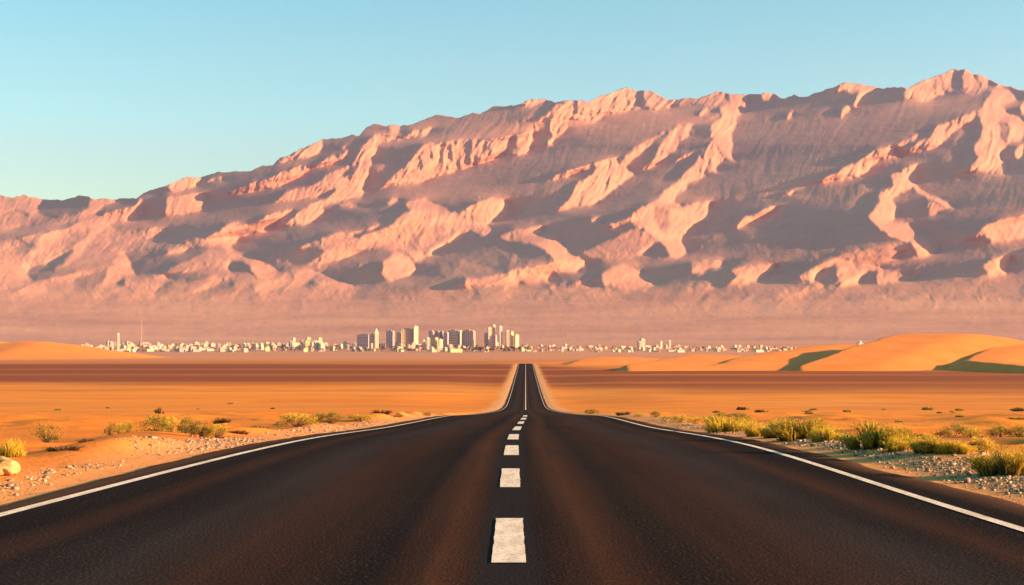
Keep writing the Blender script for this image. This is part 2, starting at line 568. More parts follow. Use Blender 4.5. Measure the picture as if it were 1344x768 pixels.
def bil(a, px, py):
    u = np.clip((px - gx[0]) / GS, 0, len(gx) - 1.001); v = np.clip((py - gy[0]) / GS, 0, len(gy) - 1.001)
    i, j = u.astype(int), v.astype(int); fu, fv = u - i, v - j
    return (a[j, i] * (1 - fu) + a[j, i + 1] * fu) * (1 - fv) + (a[j + 1, i] * (1 - fu) + a[j + 1, i + 1] * fu) * fv

mx = np.arange(-338, 1682, 1.35)
mt_ = np.linspace(0, 1, 270) ** 1.0
crest = np.interp(mx, [p[0] for p in SKYLINE], [p[1] for p in SKYLINE])
crest = crest + fbm(mx / 9, mx * 0 + 3.3, 4, 4) * 2.2
PX = np.repeat(mx[None, :], len(mt_), 0)
PY = 449.0 + (crest[None, :] - 449.0) * mt_[:, None]
Q = bil(q, PX, PY)
up = sstep(400, 300, PY)
# gullies that run down the fall line, finer ones between them
lean = (PY - 250) * 0.45
wob = fbm(PX / 40, PY / 40, 3, 21) * 14
r1 = 1 - np.abs(fbm((PX + lean + wob) / 13, PY / 90, 2, 31)) * 1.9
r2 = 1 - np.abs(fbm((PX + lean * 1.2 + wob) / 6.0, PY / 30, 3, 41)) * 1.6
f1 = fbm(PX / 22, PY / 22, 5, 51); f2 = fbm(PX / 5, PY / 5, 4, 61)
tl = bil(t_s, PX, PY)
rock = 0.15 + 0.85 * sstep(330, 190, PY)
amp = sstep(425, 360, PY)
Y = bil(Y0, PX, PY)
lt = 0.16 + 0.84 * sstep(0.2, 0.8, tl)
dY = amp * lt * ((r1 - 0.5) * (2 + 22 * rock ** 1.6 * up) + (r2 - 0.5) * (1 + 15 * rock) + f1 * 4 * (0.3 + 0.7 * rock) + f2 * 3 * (0.2 + rock))
r5 = 1 - np.abs(fbm((PX + lean * 1.3 + wob * 0.6) / 4.2, PY / 17, 3, 91)) * 1.9
r6 = 1 - np.abs(fbm(PX / 8, PY / 8, 4, 93)) * 1.9
dY = dY + amp * lt * ((r5 - 0.5) * 13 * (0.25 + 0.75 * rock) + (r6 - 0.5) * 3 * rock)
r3 = 1 - np.abs(fbm((PX + (PY - 340) * 0.9 + wob) / 62, PY / 56, 4, 81)) * 1.7
r4 = 1 - np.abs(fbm((PX - (PY - 340) * 0.5 + wob) / 17, PY / 24, 4, 87)) * 1.7
lz = sstep(255, 320, PY) * sstep(432, 385, PY)
dY = dY + lz * ((r3 - 0.5) * 34 + (r4 - 0.5) * 8) * (0.45 + 0.55 * lt)
dY = dY + (1 - amp) * f1 * 6
Ym = Y * (1 - Q) - dY
x_, z_ = ray(PX, PY)
MP = np.stack([x_ * Ym, Ym, CAM_Z + z_ * Ym], -1)
front = MP[:1].copy(); front[..., 2] -= 40; front[..., 1] -= 250
back = []
top = MP[-1]
for k, (dy, fz) in enumerate(((120, 0.965), (320, 0.93), (700, 0.82), (1400, 0.6), (2600, 0.25), (3400, -0.02))):
    b = top.copy(); b[:, 1] += dy + fbm(mx / 30, mx * 0 + k * 7.1, 4, 71) * dy * 0.5
    b[:, 2] = top[:, 2] * fz + fbm(mx / 25, mx * 0 + k * 3.3, 4, 77) * 60 * (k > 0)
    back.append(b[None])
MP = np.concatenate([front, MP] + back, 0)

n = NT('mountain_rock')
v = n.coord('Object')
big = n.noise(v, 0.0011, 5, 0.6); mid = n.noise(v, 0.006, 6, 0.65); fine = n.noise(v, 0.03, 4, 0.6)
c = n.ramp(big, [(0.3, (0.34, 0.148, 0.092)), (0.5, (0.43, 0.190, 0.112)), (0.72, (0.50, 0.235, 0.136))])
c = n.mix(n.grey(mid, 0.45, 0.75, 0, 0.55), c, (0.27, 0.125, 0.10))
c = n.mix(n.grey(fine, 0.35, 0.7, 0.0, 0.25), c, (0.51, 0.265, 0.165))
sepz = n.n('ShaderNodeSeparateXYZ'); n.l(v, sepz.inputs[0])
zz_ = n.math('ADD', sepz.outputs[2], n.math('MULTIPLY', mid, 260))
lay_ = n.noise(n.coord('Object', (0.3, 1, 1.2)), 0.0022, 5, 0.6)
fanc = n.ramp(lay_, [(0.32, (0.40, 0.175, 0.096)), (0.5, (0.51, 0.23, 0.122)), (0.68, (0.59, 0.28, 0.146))])
c = n.mix(n.grey(zz_, 420, 900, 0.92, 0), c, fanc)   # dusty alluvial fan
n.col(c); n.bump(n.math('ADD', mid, n.math('MULTIPLY', fine, 0.25)), 0.25, 30)
mo = grid_mesh('mountain_range', MP[:, ::-1], n.m)
prop(mo, 'long bare pink mountain range rising behind the distant city', 'mountain', kind='structure')
# ------------------------------------------------------------------ terrain profile, road line
side_z = pchip([-60, 0, 11, 22.7, 44.8, 74, 100, 150, 200, 300, 400, 500, 700, 900, 1200, 2000, 3500, 4900, 5200, 5600, 6200, 7000, 8000, 9000],
               [-0.6, -1.13, -1.32, -1.55, -2.33, -3.3, -4.35, -6.3, -8.1, -10.7, -10.95, -10.2, -8.8, -7.7, -6.9, -6, -4, -1.5, 8, 24, 34, 46, 61, 85])
road_z = pchip([-60, 0, 11, 22.7, 44.8, 74, 100, 130, 170, 220, 260, 298, 330, 365, 490, 700, 860, 894, 930, 1000, 1200, 1600, 2200],
               [-0.3, -1.13, -1.32, -1.53, -2.31, -3.27, -4.34, -5.54, -7.07, -8.88, -10.2, -11.15, -11.5, -11.5, -10.75, -8.95, -7.55, -7.45, -7.5, -8.3, -9.6, -7.6, -6.8])


def road_x(Y):
    Y = np.asarray(Y, float)
    t = np.clip(Y - 930, 0, None)
    return 0.0094 * Y * sstep(12, 75, Y) + t * t / (t + 260) * 0.9


LW, SH = 4.0, 0.6                                        # half width to the edge line, shoulder


def ground_z(X, Y, detail=True):
    X, Y = np.asarray(X, float), np.asarray(Y, float)
    o = X - road_x(Y); a = np.abs(o)
    zs, zr = side_z(Y), road_z(Y)
    far = sstep(60, 160, Y)
    w0, w1 = 5.4 + 3.5 * far, 8.0 + 26 * far
    k = sstep(w0, w1, a)
    z = zr * (1 - k) + zs * k
    z = np.where(Y > 2200, zs, z)
    if detail:
        off = sstep(4.8, 7.0, a)
        near = 1 - sstep(70, 220, Y)
        # soft swells, hummocks, and the windblown berm along the asphalt
        z = z + off * near * (fbm(X / 7, Y / 9, 3, 3) * 0.12 + fbm(X / 1.7, Y / 2.1, 3, 9) * 0.045)
        hum = np.clip(fbm(X / 2.6, Y / 3.4, 2, 15) - 0.15, 0, 1)
        z = z + off * near * hum * 0.30 * (0.3 + 0.7 * sstep(5, 9, a))
        side = np.where(o > 0, 0.55, 0.85)
        bc = np.where(o > 0, 6.3, 6.1) + fbm(Y / 6, o * 0 + (o > 0) * 5.0, 3, 23) * 0.45
        bh = (0.01 + 0.34 * np.clip(fbm(Y / 4.2, np.sign(o) * 7.7, 3, 27) + 0.12, 0, 1)) * side
        z = z + near * bh * np.exp(-((a - bc) / np.where(a < bc, np.where(o > 0, 1.3, 0.5), 0.9)) ** 2)
        z = z + sstep(200, 600, Y) * fbm(X / 190, Y / 260, 3, 37) * 0.35 * sstep(12, 60, a)
        z = z + sstep(900, 2500, Y) * fbm(X / 500, Y / 420, 4, 39) * 1.4
    z = z - (0.13 * (1 - sstep(4.0, 4.35, a)) + 0.045 * (1 - sstep(4.7, 5.7, a))) * (Y < 2200)
    return z + CAM_Z


def drop(px, py):
    """the ground point seen at a photo pixel"""
    x, z = ray(px, py)
    Ys = np.concatenate([np.arange(6, 400, 0.25), np.arange(400, 9000, 5.0)])
    d = ground_z(x * Ys, Ys, False) - (CAM_Z + z * Ys)
    i = int(np.argmax(d >= 0)) if (d >= 0).any() else len(Ys) - 1
    Yh = Ys[i]
    return float(x * Yh), float(Yh), float(ground_z(x * Yh, Yh))


# ------------------------------------------------------------------ ground sheet
ys = [-40, -30, -20, -12, -6]; y = -3.0
while y < 9400:
    ys.append(y); y += max(0.11, 0.0062 * abs(y))
ys = np.array(ys)
offs = [0, 2.2, 4.0, 4.4, 4.5, 4.6, 4.7, 4.8]; o = 4.9
while o < 9000:
    offs.append(o); o += max(0.12, (o - 6) * 0.045)
offs = np.array(offs); offs = np.concatenate([-offs[:0:-1], offs])
YY, OO = np.meshgrid(ys, offs, indexing='ij')
XX = OO + road_x(YY) * (np.abs(OO) < 1e9)
ZZ = ground_z(XX, YY)
GP = np.stack([XX, YY, ZZ], -1)
# ground kinds: orange sand, pale verge sand, dark gravel plain, dusty pink plain
aO = np.abs(OO)
n1 = fbm(XX / 160, YY / 60, 4, 101); n2 = fbm(XX / 14, YY / 10, 4, 105); n3 = fbm(XX / 700, YY / 220, 4, 107)
sand = np.array([0.76, 0.232, 0.012]); sand2 = np.array([0.66, 0.172, 0.010]); pale = np.array([0.68, 0.30, 0.105])
dark = np.array([0.25, 0.050, 0.004]); mid_ = np.array([0.54, 0.165, 0.03]); pink = np.array([0.58, 0.235, 0.105]); pink2 = np.array([0.46, 0.20, 0.10])
C = sand * np.ones(XX.shape + (1,))
def lay(C, col, k): return C * (1 - k[..., None]) + np.array(col) * k[..., None]
C = lay(C, sand2, sstep(-0.25, 0.5, n2 + n1 * 0.6) * 0.8)
C = lay(C, (0.40, 0.135, 0.035), sstep(0.28, 0.6, fbm(XX / 3.2, YY / 4.5, 4, 111)) * 0.55 * (1 - sstep(60, 140, YY)))
rt = sstep(-40, 60, OO)
e0 = 485 * (1 - rt) + 412 * rt + n1 * 45; e1 = 930 * (1 - rt) + 690 * rt + n1 * 60
C = lay(C, (0.44, 0.150, 0.035), sstep(0.12, 0.5, fbm(XX / 46, YY / 17, 5, 121)) * 0.5 * sstep(40, 120, YY))
C = lay(C, (0.80, 0.32, 0.06), sstep(0.15, 0.5, fbm(XX / 70, YY / 24, 4, 123)) * 0.4 * sstep(60, 140, YY))
n1 = n1 + fbm(XX / 34, YY / 30, 3, 125) * 0.5
stripe = 0.84 + 0.55 * fbm(XX / 900, YY / 38, 3, 113)
kd = sstep(e0 - 55, e0 + 45, YY) * (1 - sstep(e1 - 90, e1 + 110, YY))
C = lay(C, mid_, sstep(e1 - 60, e1 + 60, YY) * (1 - 0.75 * rt * (1 - sstep(1100, 1500, YY))))
C = lay(C, dark, np.clip(kd * stripe * 1.15, 0, 1) * sstep(5, 9, aO))
C = lay(C, pink, sstep(1000, 1700, YY + n3 * 300))
C = lay(C, pink2, sstep(0.0, 0.35, fbm(XX / 1500, YY / 260, 4, 117)) * sstep(1500, 3000, YY) * 0.6)
C = lay(C, (0.50, 0.25, 0.145), sstep(5600, 8500, YY))
vs_ = np.where(OO < 0, 0.7, 0.0)
verge = (1 - sstep(5.6 - vs_ + n2 * 0.5, 7.4 - vs_ * 1.6 + n2, aO)) * (1 - sstep(70, 200, YY))
C = lay(C, pale, verge * 0.7)
C = lay(C, (0.70, 0.33, 0.13), (1 - sstep(6.0 + n2, 7.8 + n2 * 2, aO)) * sstep(120, 260, YY) * (1 - sstep(900, 980, YY)) * 0.9)

n = NT('desert_ground')
at_ = n.n('ShaderNodeVertexColor'); at_.layer_name = 'soil'
v = n.coord('Object')
f = n.noise(v, 2.4, 6, 0.65); g2 = n.noise(v, 28, 3, 0.6); rp = n.noise(n.coord('Object', (1, 0.35, 1)), 0.7, 4, 0.6)
c = n.mix(n.grey(f, 0.35, 0.75, 0, 0.30), at_.outputs[0], (0.72, 0.60, 0.48), 'MULTIPLY')
c = n.mix(n.grey(g2, 0.5, 0.8, 0, 0.35), c, (0.6, 0.5, 0.42), 'MULTIPLY')
n.col(c); n.bump(n.math('ADD', n.math('MULTIPLY', f, 1.0), n.math('MULTIPLY', g2, 0.22)), 0.5, 0.10)
go = grid_mesh('desert_ground', GP[:, ::-1][::-1][:, ::-1] if False else GP, n.m, attrs={'soil': C})
prop(go, 'flat orange desert plain reaching to the mountain foot', 'ground', kind='structure')

# ------------------------------------------------------------------ road
ry = [-12]; y = -6.0
while y < 1500:
    ry.append(y); y += max(0.35, 0.012 * abs(y))
ry = np.array(ry)
ro = np.array([-4.72, -4.6, -4.56, -4.4, -4, -3, -2, -1, -0.4, 0, 0.4, 1, 2, 3, 4, 4.4, 4.56, 4.6, 4.72])
RY, RO = np.meshgrid(ry, ro, indexing='ij')
rag = fbm(RY / 0.9, np.sign(RO) * 3.1, 3, 131) * 0.10 + fbm(RY / 5, np.sign(RO) * 9.1, 2, 133) * 0.12
RX = RO + np.where(np.abs(RO) > 4.39, rag, 0) + road_x(RY)
RZ = road_z(RY) + CAM_Z - np.where(np.abs(RO) > 4.65, 0.16, np.where(np.abs(RO) > 4.58, 0.012, 0.0)) - np.abs(RO) * 0.004 + 0.012
ruv = np.stack([RO, RY], -1)
n = NT('asphalt')
uvn = n.n('ShaderNodeUVMap'); uvn.uv_map = 'UVMap'
sp = n.n('ShaderNodeSeparateXYZ'); n.l(uvn.outputs[0], sp.inputs[0]); U, V = sp.outputs[0], sp.outputs[1]
def uvmap(sx, sy):
    m = n.n('ShaderNodeMapping'); m.inputs['Scale'].default_value = (sx, sy, 1); n.l(uvn.outputs[0], m.inputs[0]); return m.outputs[0]
agg = n.noise(uvmap(1, 0.8), 42, 3, 0.65); agg2 = n.noise(uvmap(1, 0.7), 11, 5, 0.75); pat = n.noise(uvmap(1, 0.16), 0.8, 4, 0.6)
streak = n.noise(uvmap(1, 0.012), 2.6, 4, 0.6)
base = n.ramp(agg, [(0.30, (0.008, 0.007, 0.007)), (0.50, (0.014, 0.0115, 0.012)), (0.62, (0.033, 0.025, 0.022)), (0.72, (0.19, 0.125, 0.075))])
base = n.mix(n.grey(agg2, 0.35, 0.7, 0, 0.75), base, (0.40, 0.37, 0.36), 'MULTIPLY')
# rusty tracks beside the centre and in each lane
def track(c0, wd):
    d = n.math('ABSOLUTE', n.math('SUBTRACT', n.math('ADD', U, n.math('MULTIPLY', n.math('SUBTRACT', streak, 0.5), 0.35)), c0))
    return n.grey(d, 0, wd, 1, 0)
tr = track(-0.42, 0.34)
for c0, wd in ((0.55, 0.42), (-1.6, 0.8), (1.75, 0.9), (3.2, 0.35), (-3.3, 0.3)):
    tr = n.math('MAXIMUM', tr, n.math('MULTIPLY', track(c0, wd), 0.62 if abs(c0) > 1 else 1.0))
tr = n.math('MULTIPLY', tr, n.grey(streak, 0.3, 0.62, 0.35, 1.0))
base = n.mix(n.math('MULTIPLY', tr, n.grey(agg2, 0.3, 0.65, 0.35, 0.9)), base, (0.098, 0.043, 0.019))
for c0, wd in ((-2.35, 0.75), (2.45, 0.8)):           # greyer, polished wheel paths
    base = n.mix(n.math('MULTIPLY', track(c0, wd), n.grey(agg, 0.35, 0.6, 0.15, 0.5)), base, (0.062, 0.053, 0.053))
# dark sealed strip under the dashes, dark oily lane middles
sea = n.grey(n.math('ABSOLUTE', n.math('ADD', U, 0.02)), 0.15, 0.24, 1, 0)
base = n.mix(n.math('MULTIPLY', sea, 0.8), base, (0.022, 0.021, 0.023))
base = n.mix(n.grey(pat, 0.45, 0.75, 0, 0.6), base, (0.45, 0.42, 0.42), 'MULTIPLY')
# sandy dust on the outer shoulder
edge = n.grey(n.math('ADD', n.math('ABSOLUTE', U), n.math('MULTIPLY', n.math('SUBTRACT', agg2, 0.5), 0.5)), 4.1, 4.75, 0, 0.75)
base = n.mix(edge, base, (0.20, 0.105, 0.052))
base = n.mix(1.0, base, (0.95, 0.80, 0.78), 'MULTIPLY')
n.col(base); n.b.inputs['Roughness'].default_value = 0.95
n.b.inputs['Specular IOR Level'].default_value = 0.02
n.bump(n.math('ADD', agg, n.math('MULTIPLY', agg2, 0.7)), 0.75, 0.012)
road = grid_mesh('road', np.stack([RX, RY, RZ], -1), n.m, uv=ruv)
prop(road, 'straight dark asphalt road running over the dip towards the city', 'road', kind='structure')

def paint_mat(name, wear):
    n = NT(name); v = n.coord('Object')
    a = n.noise(v, 26, 4, 0.7); b = n.noise(n.coord('Object', (1, 0.2, 1)), 9, 3, 0.6)
    c = n.ramp(b, [(0.3, (0.60, 0.45, 0.32)), (0.6, (0.82, 0.66, 0.50))])
    c = n.mix(n.grey(a, wear, wear + 0.10, 0, 0.9), c, (0.09, 0.07, 0.06))
    n.col(c); n.bump(a, 0.3, 0.004); n.b.inputs['Roughness'].default_value = 0.75
    return n.m
M_dash, M_line = paint_mat('road_paint', 0.56), paint_mat('edge_paint', 0.55)

def strip(name, oa, ob, ya, yb, mat, step=0.6, dz=0.006):
    m = max(2, int((yb - ya) / step) + 1)
    Y = np.linspace(ya, yb, m); 
    if yb - ya > 60: Y = np.exp(np.linspace(math.log(max(ya, 4) if ya > 0 else 4), math.log(yb), 400)); Y[0] = max(ya, 4)
    O = np.linspace(0, 1, 4)
    A, B = oa(Y) if callable(oa) else oa + 0 * Y, ob(Y) if callable(ob) else ob + 0 * Y
    o = A[:, None] + (B - A)[:, None] * O
    j = fbm(Y / 0.25, Y * 0 + 1.7, 2, 141)[:, None] * 0.008 * np.where(O < 0.01, 1, np.where(O > 0.99, -1, 0)) if yb - ya < 60 else 0
    X = o + j + road_x(Y)[:, None]
    Z = (road_z(Y) + CAM_Z + 0.012)[:, None] - np.abs(o) * 0.004 + dz
    return grid_mesh(name, np.stack([X, np.repeat(Y[:, None], 4, 1), Z], -1), mat, parent=road)

lsh = lambda Y: -0.22 * (1 - sstep(9, 26, Y))
strip('edge_line', lambda Y: -LW + lsh(Y) - 0.06 , lambda Y: -LW + lsh(Y) + 0.06 , 4, 960, M_line)
strip('edge_line', lambda Y: LW + lsh(Y) - 0.055 , lambda Y: LW + lsh(Y) + 0.055 , 4, 960, M_line)
strip('centre_line', -0.09, 0.09, 240, 960, M_line)
# dashes traced from the photo: (near y, far y)
for ya, yb in ((743, 683), (642, 617), (599, 586), (578, 571), (565.5, 560.5), (557, 553.8), (551.3, 549.0), (547.3, 545.6)):
    def dd(py):
        Ys = np.arange(3, 110, 0.05); _, z = ray(CX, py)
        return float(Ys[np.argmax(road_z(Ys) >= z * Ys)]) if (road_z(Ys) >= z * Ys).any() else 100.0
    a, b = dd(ya), dd(yb)
    if b > a + 0.3: strip('centre_dash', -0.125, 0.085, a, b, M_dash, 0.1)
# ------------------------------------------------------------------ dunes
n = NT('dune_sand'); v = n.coord('Object')
rip = n.n('ShaderNodeTexWave'); rip.inputs['Scale'].default_value = 0.9; rip.inputs['Distortion'].default_value = 5; rip.inputs['Detail'].default_value = 3
n.l(n.coord('Object', (1, 0.6, 1)), rip.inputs['Vector'])
f = n.noise(v, 0.05, 4, 0.6); f2 = n.noise(v, 0.6, 4, 0.6)
c = n.ramp(f, [(0.3, (0.70, 0.208, 0.036)), (0.7, (0.79, 0.258, 0.048))])
c = n.mix(n.grey(f2, 0.4, 0.75, 0, 0.25), c, (0.58, 0.170, 0.028))
n.col(c); n.bump(n.math('ADD', n.math('MULTIPLY', rip.outputs['Fac'], 0.5), f2), 0.4, 0.3)
M_DUNE = n.m

def smax(a, b, k):
    h = np.clip(0.5 + 0.5 * (a - b) / k, 0, 1)
    return b * (1 - h) + a * h + k * h * (1 - h)

def ridge(X, Y, crest, sl, sr, flat=0.0, ends=(0.14, 0.2), rnd=6.0):
    """height over local ground of a dune: steep lee on its left of the crest line, gentle windward side on its right"""
    P = np.array([at(px, py, Yc) for px, py, Yc in crest])
    H = P[:, 2] - ground_z(P[:, 0], P[:, 1], False)
    o = np.argsort(P[:, 1]); ycs, xcs, hcs = P[o, 1], P[o, 0], H[o]
    wob = fbm(Y / 28, Y * 0 + crest[0][0], 3, 151) * 2.2
    xc = np.interp(Y, ycs, xcs) + wob
    hc = np.interp(Y, ycs, hcs) - np.clip(ycs[0] - Y, 0, None) * ends[0] - np.clip(Y - ycs[-1], 0, None) * ends[1]
    d = X - xc
    rgt = np.clip(d - flat, 0, None)
    return hc - np.where(d < 0, -d * sl, (np.sqrt(rgt ** 2 + rnd ** 2) - rnd) * sr) + fbm(X / 40, Y / 40, 3, 157) * 0.35

def dune(name, x0, x1, y0, y1, parts, step, label):
    xs = np.arange(x0, x1, step); ysd = np.arange(y0, y1, step)
    Yd, Xd = np.meshgrid(ysd, xs, indexing='ij')
    h = None
    for kw in parts:
        r = ridge(Xd, Yd, **kw)
        h = r if h is None else smax(h, r, 0.8)
    foot = smax(h, np.full_like(h, -0.9), 1.6)
    edge = np.minimum.reduce([Xd - x0, x1 - Xd, Yd - y0, y1 - Yd])
    Z = ground_z(Xd, Yd, False) + np.where(edge < step * 2, -1.5, foot)
    o = grid_mesh(name, np.stack([Xd, Yd, Z], -1), M_DUNE)
    return prop(o, label, 'dune', kind='structure')

dune('sand_dune', 60, 520, 560, 1120, [
    dict(crest=[(1052, 480, 690), (1090, 466, 735), (1130, 452, 780), (1172, 439.5, 830), (1200, 438, 880)], sl=0.62, sr=0.20, flat=34, rnd=12, ends=(0.5, 0.2)),
    dict(crest=[(1248, 480, 700), (1276, 468, 745), (1300, 458, 790), (1320, 452, 840)], sl=0.55, sr=0.16, flat=14, rnd=10),
    dict(crest=[(1362, 484, 630), (1308, 477, 670), (1262, 472.5, 715)], sl=0.5, sr=0.10, flat=8, rnd=6),
], 1.6, 'big golden sand dune with a dark slip face on the plain beyond the shrubs')
dune('sand_dune', 20, 330, 640, 1180, [
    dict(crest=[(925, 481, 700), (985, 467, 800), (1045, 457, 900), (1075, 453, 960), (1110, 452, 1010)], sl=0.5, sr=0.055, flat=10),
    dict(crest=[(822, 479.5, 690), (866, 472, 760), (903, 466, 830), (925, 465, 880)], sl=0.45, sr=0.05, flat=4),
    dict(crest=[(745, 478, 850), (768, 471, 920), (790, 468.5, 980), (812, 469, 1040)], sl=0.20, sr=0.07, flat=12),
], 1.8, 'low long sand dunes between the road crest and the big golden dune')
# the long dune at the left edge
xs = np.arange(-760, -330, 3.0); ysd = np.arange(1240, 1800, 3.0)
Yd, Xd = np.meshgrid(ysd, xs, indexing='ij')
pxs = CX + Xd / 1500 * F_PX + fbm(Yd / 90, Yd * 0, 3, 161) * 9
top = np.interp(pxs, [-330, -240, -120, -40, 0, 40, 70, 110, 150, 185, 206, 230], [0, 6, 14, 16, 18.2, 18.6, 17.6, 14, 8, 2.6, 0.4, -1])
prof = np.exp(-((Yd - 1500 - fbm(Xd / 90, Xd * 0, 3, 163) * 30) / 120.0) ** 2)
h = top * prof - 0.7 + fbm(Xd / 60, Yd / 60, 3, 167) * 0.5
h = h - 2.2 * np.exp(-((pxs - 10 - (Yd - 1460) * 0.12) / 9) ** 2) * prof
edge = np.minimum.reduce([Xd - xs[0], xs[-1] - Xd, Yd - ysd[0], ysd[-1] - Yd])
o = grid_mesh('sand_dune', np.stack([Xd, Yd, ground_z(Xd, Yd, False) + np.where(edge < 6, -1.5, h)], -1), M_DUNE)
prop(o, 'smooth orange sand dune sloping down in front of the left end of the city', 'dune', kind='structure')
# ------------------------------------------------------------------ shrubs
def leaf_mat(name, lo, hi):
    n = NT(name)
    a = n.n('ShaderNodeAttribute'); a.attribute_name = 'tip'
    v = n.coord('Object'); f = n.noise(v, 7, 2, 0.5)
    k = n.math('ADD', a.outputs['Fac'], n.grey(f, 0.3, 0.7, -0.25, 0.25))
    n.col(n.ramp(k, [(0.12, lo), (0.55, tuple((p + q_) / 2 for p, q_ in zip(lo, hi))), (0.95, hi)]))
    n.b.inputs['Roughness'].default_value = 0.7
    tr = n.n('ShaderNodeBsdfTranslucent'); mx_ = n.n('ShaderNodeMixShader'); mx_.inputs[0].default_value = 0.35
    n.l(n.b.inputs['Base Color'].links[0].from_socket, tr.inputs['Color'])
    n.l(n.b.outputs[0], mx_.inputs[1]); n.l(tr.outputs[0], mx_.inputs[2])
    n.l(mx_.outputs[0], n.t.nodes['Material Output'].inputs['Surface'])
    return n.m
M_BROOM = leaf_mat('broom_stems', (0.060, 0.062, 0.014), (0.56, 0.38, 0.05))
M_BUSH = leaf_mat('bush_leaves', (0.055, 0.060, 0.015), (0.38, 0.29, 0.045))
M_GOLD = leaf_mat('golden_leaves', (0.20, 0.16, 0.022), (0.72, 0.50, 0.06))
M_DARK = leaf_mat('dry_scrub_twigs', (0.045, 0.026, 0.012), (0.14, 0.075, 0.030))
M_TWIG = NT('twig_bark').col((0.10, 0.060, 0.032)).m

class FB:
    """thin faces with a tip value per vertex"""
    def __init__(self): self.v, self.f, self.t = [], [], []
    def quad(self, pts, ts):
        b = len(self.v); self.v += [tuple(p) for p in pts]; self.t += ts; self.f.append(tuple(range(b, b + len(pts))))
    def mesh(self, name, mat):
        me = bpy.data.meshes.new(name); me.from_pydata(self.v, [], self.f); me.materials.append(mat)
        a = me.attributes.new('tip', 'FLOAT', 'POINT'); a.data.foreach_set('value', self.t); me.update(); return me

def tuft_mesh(name, mat, seed, nb=620, r0=0.36, spread=0.8, width=0.009, clumps=11):
    r = random.Random(seed); fb = FB()
    cl = [(math.sqrt(r.random()) * r0, r.random() * 6.283, r.uniform(0.6, 1.0)) for _ in range(clumps)]
    for i in range(nb):
        cr, ca, ch = r.choice(cl)
        p = np.array([cr * math.cos(ca) + r.gauss(0, 0.045), cr * math.sin(ca) + r.gauss(0, 0.045), -0.03])
        out = np.array([p[0], p[1], 0]); out = out / (np.linalg.norm(out) + 1e-6)
        a = r.random() * 6.283; d = np.array([math.cos(a), math.sin(a), 0]) * r.uniform(0.0, 0.5) + out * r.uniform(0.0, spread) * (0.4 + cr / r0)
        L = ch * r.uniform(0.45, 1.0) * (1.05 - 0.45 * (cr / r0) ** 2)
        w = np.array([math.cos(a + 1.57), math.sin(a + 1.57), 0]) * width * r.uniform(0.6, 1.3)
        pts = [p + d * L * t ** 1.5 * 0.55 + np.array([0, 0, L * (t - 0.18 * t * t * np.linalg.norm(d))]) for t in (0, 0.45, 0.8, 1.0)]
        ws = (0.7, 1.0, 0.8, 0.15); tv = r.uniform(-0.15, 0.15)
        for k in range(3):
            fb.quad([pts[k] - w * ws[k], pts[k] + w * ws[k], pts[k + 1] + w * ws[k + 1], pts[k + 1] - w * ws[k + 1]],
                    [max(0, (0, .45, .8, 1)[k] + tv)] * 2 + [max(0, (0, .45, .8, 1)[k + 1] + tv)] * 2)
        for k in range(2):
            q0 = pts[2] + (pts[3] - pts[2]) * r.random(); a2 = r.random() * 6.283
            e = np.array([math.cos(a2) * 0.04, math.sin(a2) * 0.04, 0.06]) * r.uniform(0.6, 1.2); s = np.array([-e[1], e[0], 0]) * 0.3
            fb.quad([q0, q0 + e * 0.5 + s, q0 + e, q0 + e * 0.5 - s], [0.9 + tv] * 4)
    return fb.mesh(name, mat)

def bush_mesh(name, mat, seed, nl=1700, size=0.040, nclump=26, gap=0.25):
    r = random.Random(seed); fb = FB()
    cl = []
    for _ in range(nclump):
        a = r.random() * 6.283; e = math.asin(r.random() ** 0.8); rad = r.uniform(0.62, 1.0)
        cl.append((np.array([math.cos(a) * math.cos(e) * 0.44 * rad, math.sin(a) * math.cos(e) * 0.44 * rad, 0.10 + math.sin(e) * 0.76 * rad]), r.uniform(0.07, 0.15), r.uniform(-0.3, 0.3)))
    for i in range(nl):
        c, s, tv = r.choice(cl)
        p = c + np.array([r.gauss(0, 1), r.gauss(0, 1), r.gauss(0, 0.9)]) * s * 0.62
        if p[2] < 0: p[2] = r.random() * 0.1
        u = np.array([r.gauss(0, 1), r.gauss(0, 1), r.gauss(0.5, 1)]); u /= np.linalg.norm(u)
        w = np.cross(u, (r.gauss(0, 1), r.gauss(0, 1), r.gauss(0, 1))); w /= np.linalg.norm(w) + 1e-6
        L = size * r.uniform(0.7, 1.6)
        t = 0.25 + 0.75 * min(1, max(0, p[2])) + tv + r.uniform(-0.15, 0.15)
        fb.quad([p, p + u * L * 0.5 + w * L * 0.32, p + u * L, p + u * L * 0.5 - w * L * 0.32], [t] * 4)
    return fb.mesh(name, mat)

def mini_mesh(name, mat, seed):
    r = random.Random(seed); fb = FB()
    for i in range(190):
        a = r.random() * 6.283; u = np.array([math.cos(a) * r.uniform(0.2, 1), math.sin(a) * r.uniform(0.2, 1), r.uniform(0.5, 1.4)]); u /= np.linalg.norm(u)
        p = np.array([r.gauss(0, 0.2), r.gauss(0, 0.2), -0.05]); L = r.uniform(0.25, 0.7); w = np.cross(u, (r.gauss(0, 1), r.gauss(0, 1), 0.3)); w *= 0.05 / (np.linalg.norm(w) + 1e-6)
        fb.quad([p - w * 0.5, p + w * 0.5, p + u * L * 0.7 + w, p + u * L, p + u * L * 0.7 - w], [0.1, 0.1, 0.6, 0.9, 0.6])
    return fb.mesh(name, mat)

